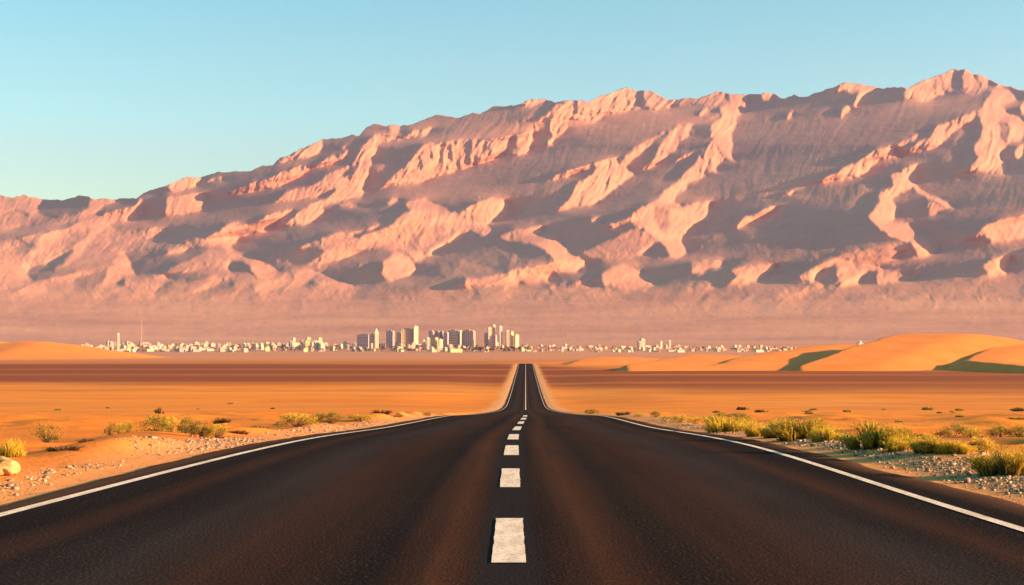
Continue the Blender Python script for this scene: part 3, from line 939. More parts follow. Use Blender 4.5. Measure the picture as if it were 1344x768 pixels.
def twig_mesh(name, seed, nb=26, thick=0.010):
    r = random.Random(seed); m = MB()
    for i in range(nb):
        a = r.random() * 6.283; e = r.uniform(0.25, 1.35); L = r.uniform(0.45, 0.92)
        d = np.array([math.cos(a) * math.cos(e) * 0.52, math.sin(a) * math.cos(e) * 0.52, math.sin(e)])
        pts = [np.array([r.gauss(0, 0.02), r.gauss(0, 0.02), -0.05])]
        for k in (0.35, 0.7, 1.0):
            pts.append(d * L * k + np.array([r.gauss(0, 0.02), r.gauss(0, 0.02), r.gauss(0, 0.015)]))
        m.tube(pts, [thick, thick * 0.8, thick * 0.55, thick * 0.25], 4, cap=False)
    return m.mesh(name, M_TWIG)

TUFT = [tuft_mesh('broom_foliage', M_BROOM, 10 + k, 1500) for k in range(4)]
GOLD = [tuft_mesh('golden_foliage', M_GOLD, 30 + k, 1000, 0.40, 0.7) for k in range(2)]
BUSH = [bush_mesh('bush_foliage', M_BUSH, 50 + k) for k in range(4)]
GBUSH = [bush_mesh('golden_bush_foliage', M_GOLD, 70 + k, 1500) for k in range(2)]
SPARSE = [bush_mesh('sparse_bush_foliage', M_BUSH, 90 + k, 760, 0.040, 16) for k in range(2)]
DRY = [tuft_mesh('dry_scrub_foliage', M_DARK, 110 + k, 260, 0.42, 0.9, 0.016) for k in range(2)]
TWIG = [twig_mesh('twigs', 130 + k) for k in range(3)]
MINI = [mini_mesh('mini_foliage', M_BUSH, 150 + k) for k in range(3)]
MDRY = [mini_mesh('mini_dry_foliage', M_DARK, 160 + k) for k in range(2)]
KINDS_ = {'tuft': TUFT, 'gold': GOLD, 'bush': BUSH, 'gbush': GBUSH, 'sparse': SPARSE, 'dry': DRY}
cnt = {}

def shrub(kind, px, py, wpx, hpx, label, group=None, single=False):
    x, y, z = drop(px, py)
    wm, hm = wpx * y / F_PX * (1.15 if px > 690 else 1.4), hpx * y / F_PX * (1.25 if px > 690 else 1.55)
    i = cnt.get(kind, 0); cnt[kind] = i + 1
    me = KINDS_[kind][i % len(KINDS_[kind])]
    nm = {'tuft': 'broom_shrub', 'gold': 'grass_tuft', 'bush': 'desert_bush', 'gbush': 'desert_bush', 'sparse': 'desert_bush', 'dry': 'dry_scrub'}[kind]
    cat = {'tuft': 'shrub', 'gold': 'grass tuft', 'bush': 'bush', 'gbush': 'bush', 'sparse': 'bush', 'dry': 'scrub'}[kind]
    rz = (i * 2.4) % 6.283
    e = empty(nm, (x, y, z - 0.02), rz)
    e.scale = (wm, wm, hm)
    link(bpy.data.objects.new('foliage', me), e)
    if kind != 'gold': link(bpy.data.objects.new('twigs', TWIG[i % 3]), e)
    return prop(e, label, cat, group)

GR, GL = 'shrubs along the right side of the road', 'shrubs on the sand left of the road'
for a in [
    ('tuft', 1322, 626, 74, 38, 'large broom shrub cut by the right edge of the photo beside the gravel'),
    ('tuft', 1148, 598, 66, 33, 'round green broom shrub standing behind the sandy verge, tallest of the middle ones'),
    ('gold', 1183, 600, 44, 22, 'golden tip of grass leaning on the right of the tallest middle broom shrub'),
    ('tuft', 1222, 604, 50, 21, 'low olive broom shrub between the tallest middle one and the large edge one'),
    ('gold', 1256, 606, 44, 20, 'yellow grass tuft just left of the large broom shrub at the edge'),
    ('bush', 1250, 574, 44, 20, 'dark green bush standing alone on the open sand behind the middle broom shrub'),
    ('gbush', 1276, 577, 30, 13, 'small yellowish bush touching the dark lone bush on the open sand'),
    ('bush', 1312, 576, 34, 17, 'dark bush far out on the sand near the right edge, left half of a pair'),
    ('bush', 1338, 576, 32, 17, 'dark bush far out on sand cut by the right edge, right half of a pair'),
    ('tuft', 1050, 580, 74, 30, 'wide green broom shrub beside the pale boulder on the right verge'),
    ('tuft', 1022, 575, 36, 24, 'upright broom shrub squeezed against the left of the wide one by the boulder'),
    ('gold', 1086, 584, 34, 22, 'golden grass tuft just behind the pale boulder'),
    ('gold', 958, 567, 58, 22, 'broad bright yellow grass tuft on the right verge'),
    ('gold', 994, 573, 32, 20, 'narrow yellow grass tuft between the broad one and the wide broom shrub'),
    ('bush', 936, 559, 26, 13, 'dark green bush just left of the broad yellow tuft'),
    ('gbush', 912, 557, 22, 11, 'yellow green bush second in the row before the broad yellow tuft'),
    ('bush', 950, 548, 18, 8, 'small dark bush behind the broad yellow tuft'),
    ('gbush', 893, 555, 26, 10, 'olive yellow bush third in the row towards the far dip'),
    ('bush', 861, 548.5, 16, 8, 'round dark bush on the verge with bare sand at both sides'),
    ('gbush', 876, 551, 16, 7, 'yellow bush just right of the round dark verge bush'),
    ('dry', 818, 546, 15, 6, 'small brown scrub on the verge near the road crest'),
    ('bush', 777, 543.5, 22, 6, 'low dark bush farthest along the right edge of the road'),
    ('gbush', 838, 548, 14, 5, 'low yellow bush beside the brown scrub near the road crest'),
    ('dry', 1146, 566, 12, 9, 'small dark dry bush on the sand above the tallest middle broom shrub'),
    ('dry', 1108, 574, 14, 8, 'reddish dry scrub right of the wide broom shrub'),
    ('dry', 1204, 577, 17, 9, 'brown dry scrub left of the lone dark bush on the sand'),
    ('dry', 1284, 583, 20, 8, 'reddish dry scrub below the yellowish small bush on the sand'),
    ('gbush', 1112, 592, 34, 19, 'yellow green bush filling the gap left of the tallest middle broom shrub'),
    ('bush', 1186, 592, 40, 20, 'green bush behind the golden tip of the tallest middle broom shrub'),
    ('gbush', 1288, 604, 40, 20, 'yellow green bush pressed against the left of the large edge broom shrub'),
    ('bush', 1070, 572, 34, 15, 'green bush behind the wide broom shrub by the boulder'),
    ('bush', 974, 563, 34, 17, 'green bush rising behind the broad bright yellow tuft'),
    ('gbush', 1216, 594, 40, 16, 'yellow bush behind the low olive broom shrub'),
    ('dry', 1228, 586, 16, 7, 'low dry brown scrub behind the low olive broom shrub'),
]: shrub(*a, group=GR)
for a in [
    ('sparse', 62, 579, 33, 22, 'sparse round bush alone on the sand with a dark shadow beside it'),
    ('sparse', 144, 576, 14, 17, 'narrow upright bush, leftmost of a small cluster of three'),
    ('gbush', 157, 576, 13, 12, 'pale yellow bush in the middle of a small cluster of three'),
    ('gbush', 168, 577, 15, 14, 'pale yellow bush, rightmost of a small cluster of three'),
    ('bush', 204, 573, 34, 24, 'biggest dark green bush left of the road'),
    ('gbush', 222, 572, 24, 21, 'yellow green bush joined to the right of the biggest dark one'),
    ('bush', 245, 571, 24, 18, 'mid green bush between the biggest dark bush and the gravel pair'),
    ('bush', 264, 577, 26, 18, 'green half of the bush pair right beside the pale gravel verge'),
    ('gbush', 286, 577, 32, 17, 'yellow half of the bush pair right beside the pale gravel verge'),
    ('dry', 210, 547, 10, 8, 'tiny dark scrub on the plain behind the biggest dark bush'),
    ('dry', 291, 557, 16, 8, 'small brown scrub behind the bush pair beside the gravel'),
    ('gold', 8, 603, 30, 22, 'yellow green grass tuft at the left edge above the pale hummock'),
    ('dry', 84, 600, 28, 8, 'flat dark reddish scrub lying on the sand before the narrow bush'),
    ('dry', 114, 594, 18, 5, 'flat dark scrub on the sand below the cluster of three'),
    ('dry', 332, 566, 30, 9, 'dead twiggy scrub spread over the sand by the verge'),
    ('dry', 314, 572, 18, 6, 'low dead scrub between the yellow bush and the spread twigs'),
    ('gbush', 390, 564, 50, 14, 'long low yellow bush at the left road edge'),
    ('bush', 418, 557, 16, 9, 'small green bush behind the long low yellow one'),
    ('bush', 434, 560, 30, 12, 'dark green bush touching the left road edge'),
    ('gbush', 474, 553.5, 28, 8, 'flat yellow bush farther along the left road edge'),
    ('dry', 500, 550, 15, 6, 'brown scrub by the left road edge where it nears the crest'),
    ('bush', 523, 548.3, 12, 5, 'small dark bush second from the crest at the left road edge'),
    ('bush', 560, 546.4, 10, 4, 'tiny dark bush nearest the crest at the left road edge'),
]: shrub(*a, group=GL)
rr = random.Random(5)
def mini(px, py, s, me, label, group):
    x, y, z = drop(px, py); o = bpy.data.objects.new('scrub_tuft', me)
    s = s * y / F_PX; o.location = (x, y, z - 0.03); o.scale = (s, s, s * 0.75); o.rotation_euler = (0, 0, rr.random() * 6.28)
    link(o); prop(o, label, 'scrub tuft', group)
for k in range(26):
    px = rr.uniform(900, 1350); py = 538 + rr.random() ** 1.6 * 28
    if px < 1000 and py > 545: continue
    mini(px, py, rr.uniform(5, 12), rr.choice(MINI * 2 + MDRY), 'tiny dark scrub tuft scattered on the open sand right of the road', 'tiny tufts on the right sand')
for k in range(12):
    px = rr.uniform(0, 520); py = 530 + rr.random() ** 1.4 * 34
    mini(px, py, rr.uniform(4, 8), rr.choice(MINI * 2 + MDRY), 'tiny dark scrub tuft scattered on the open sand left of the road', 'tiny tufts on the left sand')

# ------------------------------------------------------------------ stones
def rock_mesh(name, mat, seed, sub=3, flat=0.65, amp=0.25):
    import bmesh
    bm = bmesh.new(); bmesh.ops.create_icosphere(bm, subdivisions=sub, radius=0.5)
    for vv in bm.verts:
        c = vv.co; k = 1 + amp * float(fbm(c.x * 2.2 + seed, c.y * 2.2 + c.z * 1.7, 3, seed))
        vv.co = (c.x * k, c.y * k, max(c.z, -0.3) * k * flat)
    me = bpy.data.meshes.new(name); bm.to_mesh(me); bm.free(); me.materials.append(mat)
    me.polygons.foreach_set('use_smooth', [True] * len(me.polygons)); return me
n = NT('boulder_stone'); v = n.coord('Object')
f = n.noise(v, 5, 5, 0.65)
n.col(n.ramp(f, [(0.3, (0.46, 0.24, 0.09)), (0.7, (0.66, 0.38, 0.16))])); n.bump(f, 0.5, 0.06); M_BOULD = n.m
for px, py, wpx, hpx, sd, lab in [
    (1075, 583, 18, 11, 3, 'pale yellow boulder on the right verge before the wide broom shrub'),
    (4, 627, 40, 27, 5, 'pale yellow sandy boulder at the left edge of the photo')]:
    x, y, z = drop(px, py); o = bpy.data.objects.new('boulder', rock_mesh('boulder', M_BOULD, sd, 4, 0.85, 0.5)); link(o)
    s = wpx * y / F_PX; o.location = (x, y, z + hpx * y / F_PX * 0.30); o.scale = (s, s * 0.8, hpx * y / F_PX * 1.15); prop(o, lab, 'boulder')

n = NT('gravel_stone'); v = n.coord('Object'); f = n.noise(v, 3.0, 2, 0.5); f2 = n.noise(v, 19, 2, 0.5)
n.col(n.mix(n.grey(f2, 0.35, 0.65), (0.13, 0.085, 0.06), (0.46, 0.31, 0.20)))
M_GRAV = n.m
_t = (1 + 5 ** 0.5) / 2
ICO = np.array([(-1, _t, 0), (1, _t, 0), (-1, -_t, 0), (1, -_t, 0), (0, -1, _t), (0, 1, _t), (0, -1, -_t), (0, 1, -_t), (_t, 0, -1), (_t, 0, 1), (-_t, 0, -1), (-_t, 0, 1)]) / 1.9
ICF = np.array([(0, 11, 5), (0, 5, 1), (0, 1, 7), (0, 7, 10), (0, 10, 11), (1, 5, 9), (5, 11, 4), (11, 10, 2), (10, 7, 6), (7, 1, 8), (3, 9, 4), (3, 4, 2), (3, 2, 6), (3, 6, 8), (3, 8, 9), (4, 9, 5), (2, 4, 11), (6, 2, 10), (8, 6, 7), (9, 8, 1)])
N = 34000
gy_ = np.exp(rng.uniform(math.log(8.5), math.log(62), N)); side = np.where(rng.random(N) < 0.5, -1.0, 1.0)
go_ = 4.75 + rng.gamma(2.2, 0.42, N)
keep = (fbm(gy_ / 5.0, side * 11.3, 3, 171) + 0.35 - np.abs(go_ - 5.4) * 0.75 > rng.uniform(-0.25, 0.35, N)) & (go_ < 7.6)
# loose stones farther out
extra = rng.random(N) < 0.04
go_ = np.where(extra, 6.5 + rng.random(N) * 14, go_); keep |= extra
gy_, side, go_ = gy_[keep], side[keep], go_[keep]; N = len(gy_)
gxs = road_x(gy_) + side * go_; gz = ground_z(gxs, gy_)
sz = np.clip(rng.lognormal(-4.8, 0.65, N), 0.004, 0.045)
V = ICO[None] * (1 + rng.normal(0, 0.18, (N, 12, 1)))
V = V * (sz[:, None] * np.stack([rng.uniform(0.8, 1.4, N), rng.uniform(0.8, 1.4, N), rng.uniform(0.5, 0.9, N)], -1).T.T)[:, None] if False else V * (sz[:, None, None] * np.stack([rng.uniform(0.8, 1.4, N), rng.uniform(0.8, 1.4, N), rng.uniform(0.5, 0.9, N)], -1)[:, None, :])
V = V + np.stack([gxs, gy_, gz + sz * 0.18], -1)[:, None, :]
F = (ICF[None] + (np.arange(N) * 12)[:, None, None]).reshape(-1, 3)
me = bpy.data.meshes.new('gravel'); me.vertices.add(N * 12); me.vertices.foreach_set('co', V.reshape(-1).astype(np.float32))
me.loops.add(F.size); me.loops.foreach_set('vertex_index', F.reshape(-1).astype(np.int32)); me.polygons.add(len(F))
me.polygons.foreach_set('loop_start', np.arange(0, F.size, 3, dtype=np.int32)); me.polygons.foreach_set('loop_total', np.full(len(F), 3, dtype=np.int32))
me.update(calc_edges=True); me.materials.append(M_GRAV)
prop(link(bpy.data.objects.new('gravel', me)), 'loose pale gravel strewn along both road verges', 'gravel', kind='stuff')
# ------------------------------------------------------------------ the distant city
def wall_mat(name, c, win=0.55, ang=1.0):
    """plaster with rows of window openings"""
    n = NT(name); tc = n.n('ShaderNodeTexCoord'); sp = n.n('ShaderNodeSeparateXYZ'); n.l(tc.outputs['Object'], sp.inputs[0])
    u = n.math('ADD', sp.outputs[0], sp.outputs[1])
    fu = n.math('FRACT', n.math('MULTIPLY', u, 0.31)); fz = n.math('FRACT', n.math('MULTIPLY', sp.outputs[2], 0.3125))
    a = n.math('MULTIPLY', n.math('GREATER_THAN', fu, 0.55), n.math('MULTIPLY', n.math('GREATER_THAN', fz, 0.35), n.math('LESS_THAN', fz, 0.8)))
    g_ = n.n('ShaderNodeNewGeometry'); s2 = n.n('ShaderNodeSeparateXYZ'); n.l(g_.outputs['Normal'], s2.inputs[0])
    a = n.math('MULTIPLY', a, n.math('LESS_THAN', n.math('ABSOLUTE', s2.outputs[2]), 0.5))
    f = n.noise(n.coord('Object'), 0.25, 4, 0.6)
    base = n.mix(n.grey(f, 0.35, 0.7, 0, 0.3), c, tuple(k * 0.72 for k in c))
    n.col(n.mix(n.math('MULTIPLY', a, win), base, (0.06, 0.055, 0.06))); return n.m

PAL = {'cream': (0.64, 0.48, 0.33), 'pale yellow': (0.70, 0.53, 0.26), 'pinkish': (0.58, 0.37, 0.28), 'white': (0.62, 0.52, 0.42),
       'tan': (0.46, 0.33, 0.22), 'grey': (0.36, 0.30, 0.28), 'mauve': (0.52, 0.35, 0.33), 'slate': (0.52, 0.40, 0.37)}
WM = {k: wall_mat('wall_' + k.replace(' ', '_'), c) for k, c in PAL.items()}
M_GLASS = NT('dark_glass').col((0.27, 0.19, 0.18)); M_GLASS.b.inputs['Roughness'].default_value = 0.25; M_GLASS.b.inputs['Specular IOR Level'].default_value = 0.5; M_GLASS = M_GLASS.m
M_ROOF = NT('roof_screed').col((0.42, 0.34, 0.26)).m
M_STEEL = NT('pale_steel').col((0.55, 0.36, 0.28)).m

def low_mesh(shape, col):
    m = MB()
    if shape == 'flat block':
        m.box(-7, 7, -6, 6, -2, 9.6); m.box(-7.3, 7.3, -6.3, 6.3, 9.6, 10.4); m.box(-2, 2.5, -1, 3, 10.4, 13); m.box(4, 5.5, 2, 3.5, 10.4, 12, 1)
    elif shape == 'stepped block':
        m.box(-8, 1, -6, 6, -2, 12.8); m.box(1.02, 9, -5.5, 5.5, -2, 6.4); m.box(-6, -3, -2, 2, 12.8, 15.4); m.box(-8.2, 1.2, -6.2, 6.2, 12.81, 13.4); m.box(5, 6, 1, 2, 6.4, 8.2, 1)
    elif shape == 'long low block':
        m.box(-14, 14, -5, 5, -2, 6.4); m.box(-14.3, 14.3, -5.3, 5.3, 6.41, 7); m.box(-11, -8, -2, 2, 7, 9.2); m.box(8, 10, -1, 1, 7, 8.6, 1)
    elif shape == 'five storey block':
        m.box(-6, 6, -6, 6, -2, 16); m.box(-6.3, 6.3, -6.3, 6.3, 16.01, 16.8); m.box(-2, 2, -2, 2, 16.8, 19.4)
        for k in range(5): m.box(-4, 4, -7.4, -6.01, 1.2 + 3.2 * k, 2.2 + 3.2 * k)
    elif shape == 'small house':
        m.box(-5, 5, -4.5, 4.5, -2, 5.6); m.box(-5.2, 5.2, -4.7, 4.7, 5.61, 6.2); m.box(1, 4, 0, 3.5, 6.2, 8.6); m.box(-9, -5.02, -4, 4, -2, 2.4)
    return m.mesh(shape.replace(' ', '_'), WM[col], M_ROOF)
SHP = ['flat block', 'stepped block', 'long low block', 'five storey block', 'small house']
LOW = {}
rc = random.Random(21)

def stretch(px):
    for lim, t in ((152, 'beside the left dune'), (188, 'between the slim left tower and the thin mast'), (255, 'just right of the thin mast'), (320, 'second stretch right of the thin mast'),
                   (378, 'left of the stepped cream cluster'), (425, 'around the stepped cream cluster'), (470, 'left of the dark slab'), (505, 'at the foot of the dark slab'), (552, 'at the foot of the striped hotel tower'),
                   (612, 'at the foot of the mauve towers'), (640, 'behind the dark city trees'), (690, 'at the foot of the slender cream towers'), (760, 'first stretch right of the towers'),
                   (832, 'left of the lone pale block on the right'), (860, 'around the lone pale block on the right'), (945, 'between the lone pale block and the right dunes')):
        if px < lim: return t
    return 'above the right dunes'

def low(px, Y, shape, col, sc=1.0, rz=None, hz=1.0):
    x = (px - CX) / F_PX * Y
    k = (shape, col)
    if k not in LOW: LOW[k] = low_mesh(shape, col)
    o = bpy.data.objects.new('apartment_block' if 'storey' in shape or 'stepped' in shape else 'low_rise_house', LOW[k])
    o.location = (x, Y, float(ground_z(x, Y))); o.rotation_euler = (0, 0, rz if rz is not None else R(rc.choice((18, 24, 30, 38, -12, 50)) + rc.uniform(-5, 5)))
    o.scale = (sc, sc, sc * hz); link(o)
    return prop(o, f'{col} {shape} {stretch(px)}, distant city', 'house', f'{col} {shape}s {stretch(px)}')

def pick(): return rc.choices(['cream', 'pale yellow', 'white', 'pinkish', 'tan', 'grey'], [5, 3, 3, 4, 4, 3])[0]
nlow = 0
for k in range(330):                                   # dense left part
    px = rc.uniform(104, 692); Y = 4960 + rc.random() ** 1.1 * 700
    if px > 606 and rc.random() < 0.6: continue
    sh = rc.choices(SHP, [4, 3, 2, 2, 3])[0]
    low(px, Y, sh, pick(), rc.uniform(0.75, 1.2)); nlow += 1
for k in range(12): low(rc.uniform(380, 424), rc.uniform(5150, 5500), rc.choice(['five storey block', 'stepped block']), rc.choice(['cream', 'pale yellow', 'white']), rc.uniform(1.2, 1.6)); nlow += 1
for k in range(165):                                    # thinner right part
    px = 690 + rc.random() * 355; Y = 4960 + rc.random() * 520
    low(px, Y, rc.choices(SHP, [4, 1, 4, 0.6, 4])[0], pick(), rc.uniform(0.5, 0.85)); nlow += 1
low(598, 4930, 'long low block', 'pale yellow', 1.55, R(26), 1.1)
low(893, 4950, 'long low block', 'white', 1.0, R(24)); low(996, 4950, 'long low block', 'white', 1.1, R(28))

def tower(px0, px1, pyt, Y, col, label, style='strips', rot=28, depth=0.55, ns=4, step=None, name='tower_block', category='tower'):
    x = ((px0 + px1) / 2 - CX) / F_PX * Y
    wpx = (px1 - px0) / F_PX * Y
    a = R(abs(rot)); w_ = wpx / (math.cos(a) + depth * math.sin(a)); d_ = w_ * depth
    z0 = float(ground_z(x, Y)); H = at(CX, pyt, Y)[2] - z0
    e = empty(name, (x, Y, z0), R(rot))
    body = MB()
    if step:                                           # a lower shoulder beside the shaft
        body.box(-w_ / 2, w_ / 2 - w_ * step[0], -d_ / 2, d_ / 2, -2, H * step[1]); body.box(w_ / 2 - w_ * step[0] + 0.02, w_ / 2, -d_ / 2 - 0.6, d_ / 2, -2, H)
    else: body.box(-w_ / 2, w_ / 2, -d_ / 2, d_ / 2, -2, H)
    body.build('wall', WM[col], parent=e)
    cap = MB(); cx0 = -w_ / 2 + (w_ * (1 - step[0]) + 0.02 if step else 0)
    cap.box(cx0 - 0.3, w_ / 2 + 0.3, -d_ / 2 - 0.9, d_ / 2 + 0.3, H + 0.01, H + 1.4); cap.build('parapet', WM[col], parent=e)
    pl = MB(); pl.box(cx0 + (w_ / 2 - cx0) * 0.25, cx0 + (w_ / 2 - cx0) * 0.7, -d_ * 0.2, d_ * 0.25, H + 1.41, H + 4.6); pl.build('plant_room', M_ROOF, parent=e)
    if style == 'strips':
        for k in range(ns):
            c = -w_ / 2 + w_ * (k + 0.5) / ns
            hh = H * (step[1] if step and c < w_ / 2 - w_ * step[0] else 1)
            s = MB(); s.box(c - w_ / ns * 0.24, c + w_ / ns * 0.24, -d_ / 2 - (0.9 if step else 0.25), -d_ / 2 - 0.003, 4, hh - 2.5); s.build('window_strip', M_GLASS, parent=e)
        s = MB(); s.box(w_ / 2 + 0.003, w_ / 2 + 0.25, -d_ * 0.18, d_ * 0.18, 4, H - 2.5); s.build('window_strip', M_GLASS, parent=e)
    elif style == 'bands':
        nb = max(3, int(H / 9))
        for k in range(nb):
            s = MB(); z = 3 + (H - 5) * k / nb; s.box(-w_ / 2 + 0.6, w_ / 2 - 0.6, -d_ / 2 - 0.25, -d_ / 2 - 0.003, z, z + (H - 5) / nb * 0.45); s.build('window_band', M_GLASS, parent=e)
    elif style == 'spire':
        s = MB(); s.box(-w_ / 2, w_ / 2, -d_ / 2, d_ / 2, H + 1.42, H + 16, 0, (0.15, 0.15)); s.build('spire', WM[col], parent=e)
        for k in range(2):
            c = -w_ / 4 + w_ / 2 * k; s = MB(); s.box(c - w_ * 0.1, c + w_ * 0.1, -d_ / 2 - 0.25, -d_ / 2 - 0.003, 4, H - 4); s.build('window_strip', M_GLASS, parent=e)
    elif style == 'ribs':
        for k in range(ns + 1):
            c = -w_ / 2 + w_ * k / ns
            s = MB(); s.box(c - w_ / ns * 0.22, c + w_ / ns * 0.22, -d_ / 2 - 3.2, -d_ / 2 - 0.003, -2, H - 1); s.build('pier', WM['cream'], parent=e)
    return prop(e, label, category)

tower(468.6, 487, 440, 5250, 'mauve', 'wide dark slab block left of the pointed cream tower', 'bands', -24, 0.4)
tower(486.5, 493, 438.6, 5330, 'tan', 'tan block tucked behind the pointed cream tower', 'bands', -15, 0.8)
tower(491, 497, 437, 5240, 'cream', 'pointed cream tower with a tapering top', 'spire', 34, 0.5)
tower(507, 517.6, 435, 5400, 'slate', 'dark glass tower with a lit right flank, left of the striped hotel', 'strips', -14, 0.7, 3)
tower(520.5, 528, 437, 5330, 'tan', 'tan block standing half in front of the striped hotel', 'bands', -8, 0.7)
tower(526, 543, 432.3, 5420, 'tan', 'wide striped hotel tower with vertical cream piers', 'ribs', 16, 0.4, 6)
tower(542, 549, 429, 5410, 'cream', 'bright cream slab closing the right end of the striped hotel', 'none', 40, 0.4)
tower(554.6, 558.6, 447, 5200, 'cream', 'slim cream block right of the striped hotel, shorter of two', 'strips', 30, 0.5, 2)
tower(559.3, 564.6, 444, 5220, 'white', 'slim pale block right of the striped hotel, taller of two', 'strips', 30, 0.5, 2)
tower(562.6, 570, 435, 5430, 'mauve', 'dark mauve tower behind the slim pale blocks', 'strips', -22, 0.7, 3)
tower(569.6, 577, 435.4, 5460, 'grey', 'greyish tower squeezed behind the yellow pair', 'bands', -14, 0.8)
tower(570.4, 575.2, 444, 5200, 'pale yellow', 'yellow block of the front pair, taller one', 'none', 38, 0.45)
tower(575.4, 581.2, 446.2, 5190, 'pale yellow', 'yellow block of the front pair, shorter one', 'bands', 38, 0.45)
tower(577, 582.6, 436, 5480, 'mauve', 'narrow dark tower behind the shorter yellow block', 'strips', -24, 0.8, 2)
tower(582, 589, 437, 5420, 'slate', 'dark slate tower left of the broad grey one', 'strips', -20, 0.8, 3)
tower(588, 603.4, 434.4, 5450, 'slate', 'broad grey tower in the middle of the mauve group', 'bands', -16, 0.5)
tower(602.8, 606.6, 434.6, 5430, 'cream', 'pale strip of a tower between the two broad dark ones', 'none', 36, 0.6)
tower(606, 622, 434.3, 5440, 'mauve', 'broad dark mauve tower at the right of its group', 'strips', -20, 0.5, 5)
tower(620.4, 624.2, 435.5, 5470, 'pinkish', 'pinkish lit tower behind the broad dark mauve one', 'none', 34, 0.6)
tower(635.6, 640.4, 438, 5420, 'grey', 'dark low tower at the left foot of the slender cream ones', 'strips', -20, 0.8, 2)
tower(639.8, 645.2, 430.6, 5420, 'cream', 'slender cream tower, leftmost and shortest of the tall three', 'strips', 32, 0.5, 2)
tower(646, 650.4, 427, 5440, 'cream', 'slender cream tower, tallest in the whole city', 'strips', 32, 0.6, 2)
tower(645.4, 652, 440.4, 5380, 'mauve', 'dark block at the foot of the tallest cream tower', 'bands', -20, 0.7)
tower(654.6, 659.4, 429, 5430, 'white', 'slender pale tower, rightmost of the tall three', 'strips', 32, 0.5, 2)
tower(663.6, 668.4, 434.5, 5430, 'cream', 'cream tower left of the two bright yellow ones', 'strips', 24, 0.7, 2)
tower(669.4, 674.4, 436, 5410, 'pale yellow', 'bright yellow tower, taller of the right end pair', 'none', 40, 0.5)
tower(674.6, 681.2, 440, 5400, 'pale yellow', 'bright yellow block, shorter of the right end pair', 'bands', 40, 0.5)
tower(153.4, 157.2, 438.4, 5180, 'cream', 'slim lone cream tower near the left dune', 'strips', 34, 0.6, 2)
tower(836, 846.6, 445.6, 5300, 'cream', 'lone pale block rising from the right part of the city', 'strips', 30, 0.5, 4, step=(0.6, 0.82))
tower(866, 869, 448.6, 5330, 'white', 'thin pale block right of the lone pale block', 'none', 30, 0.7)
tower(877, 880.4, 447.6, 5350, 'white', 'thin pale tower on the right, second right of the lone block', 'strips', 30, 0.7, 2)
tower(380, 388, 444.2, 5480, 'white', 'stepped white block at the left of the cream cluster', 'bands', 30, 0.6, step=(0.5, 0.7))
tower(394, 408, 443.6, 5500, 'cream', 'stepped cream block in the middle of the cream cluster', 'bands', 28, 0.5, step=(0.4, 0.75))
tower(412.6, 423, 444.2, 5480, 'pale yellow', 'stepped yellow block at the right of the cream cluster', 'bands', 30, 0.6, step=(0.55, 0.7))

# mosque-like white dome behind the right dune, small pointed house, radio mast
def dome_house(px, Y, s, label):
    x = (px - CX) / F_PX * Y; e = empty('domed_building', (x, Y, float(ground_z(x, Y))), R(25), s)
    m = MB(); m.box(-11, 11, -9, 9, -2, 13); m.box(-11.4, 11.4, -9.4, 9.4, 13.01, 14); m.build('wall', WM['white'], parent=e)
    m = MB(); m.lathe([(7.2, 14.01), (7.2, 16.5), (7.0, 18.5), (6.0, 21), (4.0, 23), (1.6, 24.4), (0.3, 25.2), (0.15, 28)], 20); m.build('dome', WM['white'], parent=e)
    m = MB(); m.box(12.02, 18, -5, 5, -2, 7); m.build('annex', WM['white'], parent=e)
    prop(e, label, 'domed building')
dome_house(1128, 5450, 1.0, 'white domed building just showing above the dune on the right')
dome_house(940, 5050, 0.5, 'small white domed building above the low dunes on the right')
x = (186 - CX) / F_PX * 5350; zz = float(ground_z(x, 5350)); e = empty('radio_mast', (x, 5350, zz))
H = at(CX, 416, 5350)[2] - zz
m = MB(); tri = [(1.3 * math.cos(t), 1.3 * math.sin(t)) for t in (0.5, 2.6, 4.7)]
for cx, cy in tri: m.tube([(cx, cy, -1), (cx * 0.6, cy * 0.6, H * 0.8)], [0.32, 0.26], 5)
nz = 34
for k in range(nz):
    za, zb = H * 0.8 * k / nz, H * 0.8 * (k + 1) / nz
    for i in range(3):
        (ax, ay), (bx, by) = tri[i], tri[(i + 1) % 3]; fa, fb_ = 1 - 0.4 * k / nz, 1 - 0.4 * (k + 1) / nz
        m.tube([(ax * fa, ay * fa, za), (bx * fb_, by * fb_, zb)], [0.14, 0.14], 4, cap=False)
m.build('lattice', M_STEEL, parent=e)
m = MB(); m.tube([(0, 0, H * 0.8 - 1), (0, 0, H)], [0.5, 0.18], 6); m.build('antenna', M_STEEL, parent=e)
prop(e, 'thin pale radio mast rising from the left part of the city', 'mast')

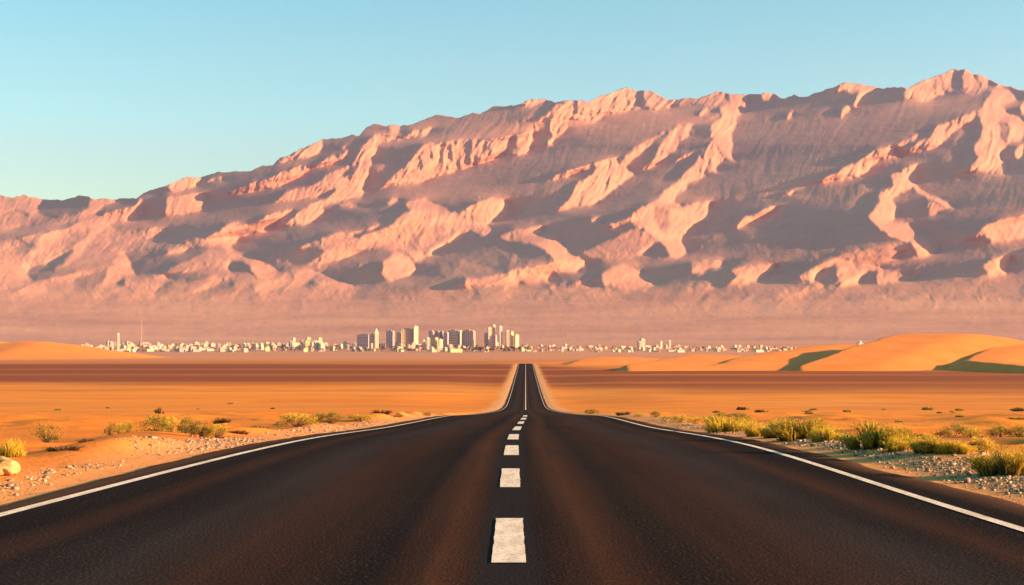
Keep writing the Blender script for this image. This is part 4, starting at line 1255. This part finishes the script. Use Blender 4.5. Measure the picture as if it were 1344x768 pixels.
# city trees
M_CROWN = leaf_mat('city_tree_leaves', (0.035, 0.042, 0.016), (0.095, 0.10, 0.035))
def crown_mesh(seed, tall=1.0):
    r = random.Random(seed); fb = FB()
    cl = [(np.array([r.gauss(0, 1.7), r.gauss(0, 1.7), 5.2 + r.uniform(-1.2, 2.6) * tall]), r.uniform(1.0, 1.9)) for _ in range(9)]
    for i in range(330):
        c, s = r.choice(cl); p = c + np.array([r.gauss(0, 0.55), r.gauss(0, 0.55), r.gauss(0, 0.45)]) * s
        u = np.array([r.gauss(0, 1), r.gauss(0, 1), r.gauss(0, 0.7)]); u /= np.linalg.norm(u); w = np.cross(u, (r.gauss(0, 1), r.gauss(0, 1), 1)); w /= np.linalg.norm(w)
        L = r.uniform(0.5, 1.1); t = r.uniform(0, 0.9)
        fb.quad([p, p + u * L * 0.5 + w * L * 0.4, p + u * L, p + u * L * 0.5 - w * L * 0.4], [t] * 4)
    return fb.mesh('crown', M_CROWN)
CROWN = [crown_mesh(s, 1 + 0.2 * s) for s in range(3)]
m = MB(); m.tube([(0, 0, -0.5), (0.1, 0, 2.2), (0, 0.15, 4.6)], [0.32, 0.24, 0.14], 6)
for a in range(4): m.tube([(0, 0.05, 2.6), (1.2 * math.cos(a * 1.6), 1.2 * math.sin(a * 1.6), 4.8)], [0.14, 0.06], 5)
TRUNK = m.mesh('trunk', M_TWIG)
def tree(px, Y, s, label, group):
    x = (px - CX) / F_PX * Y; e = empty('tree', (x, Y, float(ground_z(x, Y))), rc.random() * 6, s)
    link(bpy.data.objects.new('crown', rc.choice(CROWN)), e); link(bpy.data.objects.new('trunk', TRUNK), e)
    prop(e, label, 'tree', group)
for k in range(58): tree(rc.uniform(608, 694), rc.uniform(4930, 5200), rc.uniform(1.1, 1.9), 'dark green tree in the belt before the slender cream towers', 'city trees before the slender towers')
for k in range(110): tree(rc.uniform(170, 606), rc.uniform(4935, 5600), rc.uniform(0.9, 1.6), 'small dark tree among the houses left of the towers', 'city trees among the left houses')
for k in range(70): tree(rc.uniform(694, 1030), rc.uniform(4950, 5350), rc.uniform(0.8, 1.2), 'small dark tree among the houses right of the towers', 'city trees among the right houses')

# ------------------------------------------------------------------ air
hb = MB(); hb.box(-9000, 9000, -600, 19500, -60, 3900)
hm = bpy.data.materials.new('air'); hm.use_nodes = True; t = hm.node_tree
t.nodes.remove(t.nodes['Principled BSDF'])
pv = t.nodes.new('ShaderNodeVolumePrincipled'); pv.inputs['Color'].default_value = (0.55, 0.55, 0.98, 1)
pv.inputs['Density'].default_value = 1.5e-5; pv.inputs['Anisotropy'].default_value = 0.0
t.links.new(pv.outputs[0], t.nodes['Material Output'].inputs['Volume'])
hz = hb.build('haze', hm); prop(hz, 'thin warm evening haze over the whole plain', 'haze', kind='stuff')
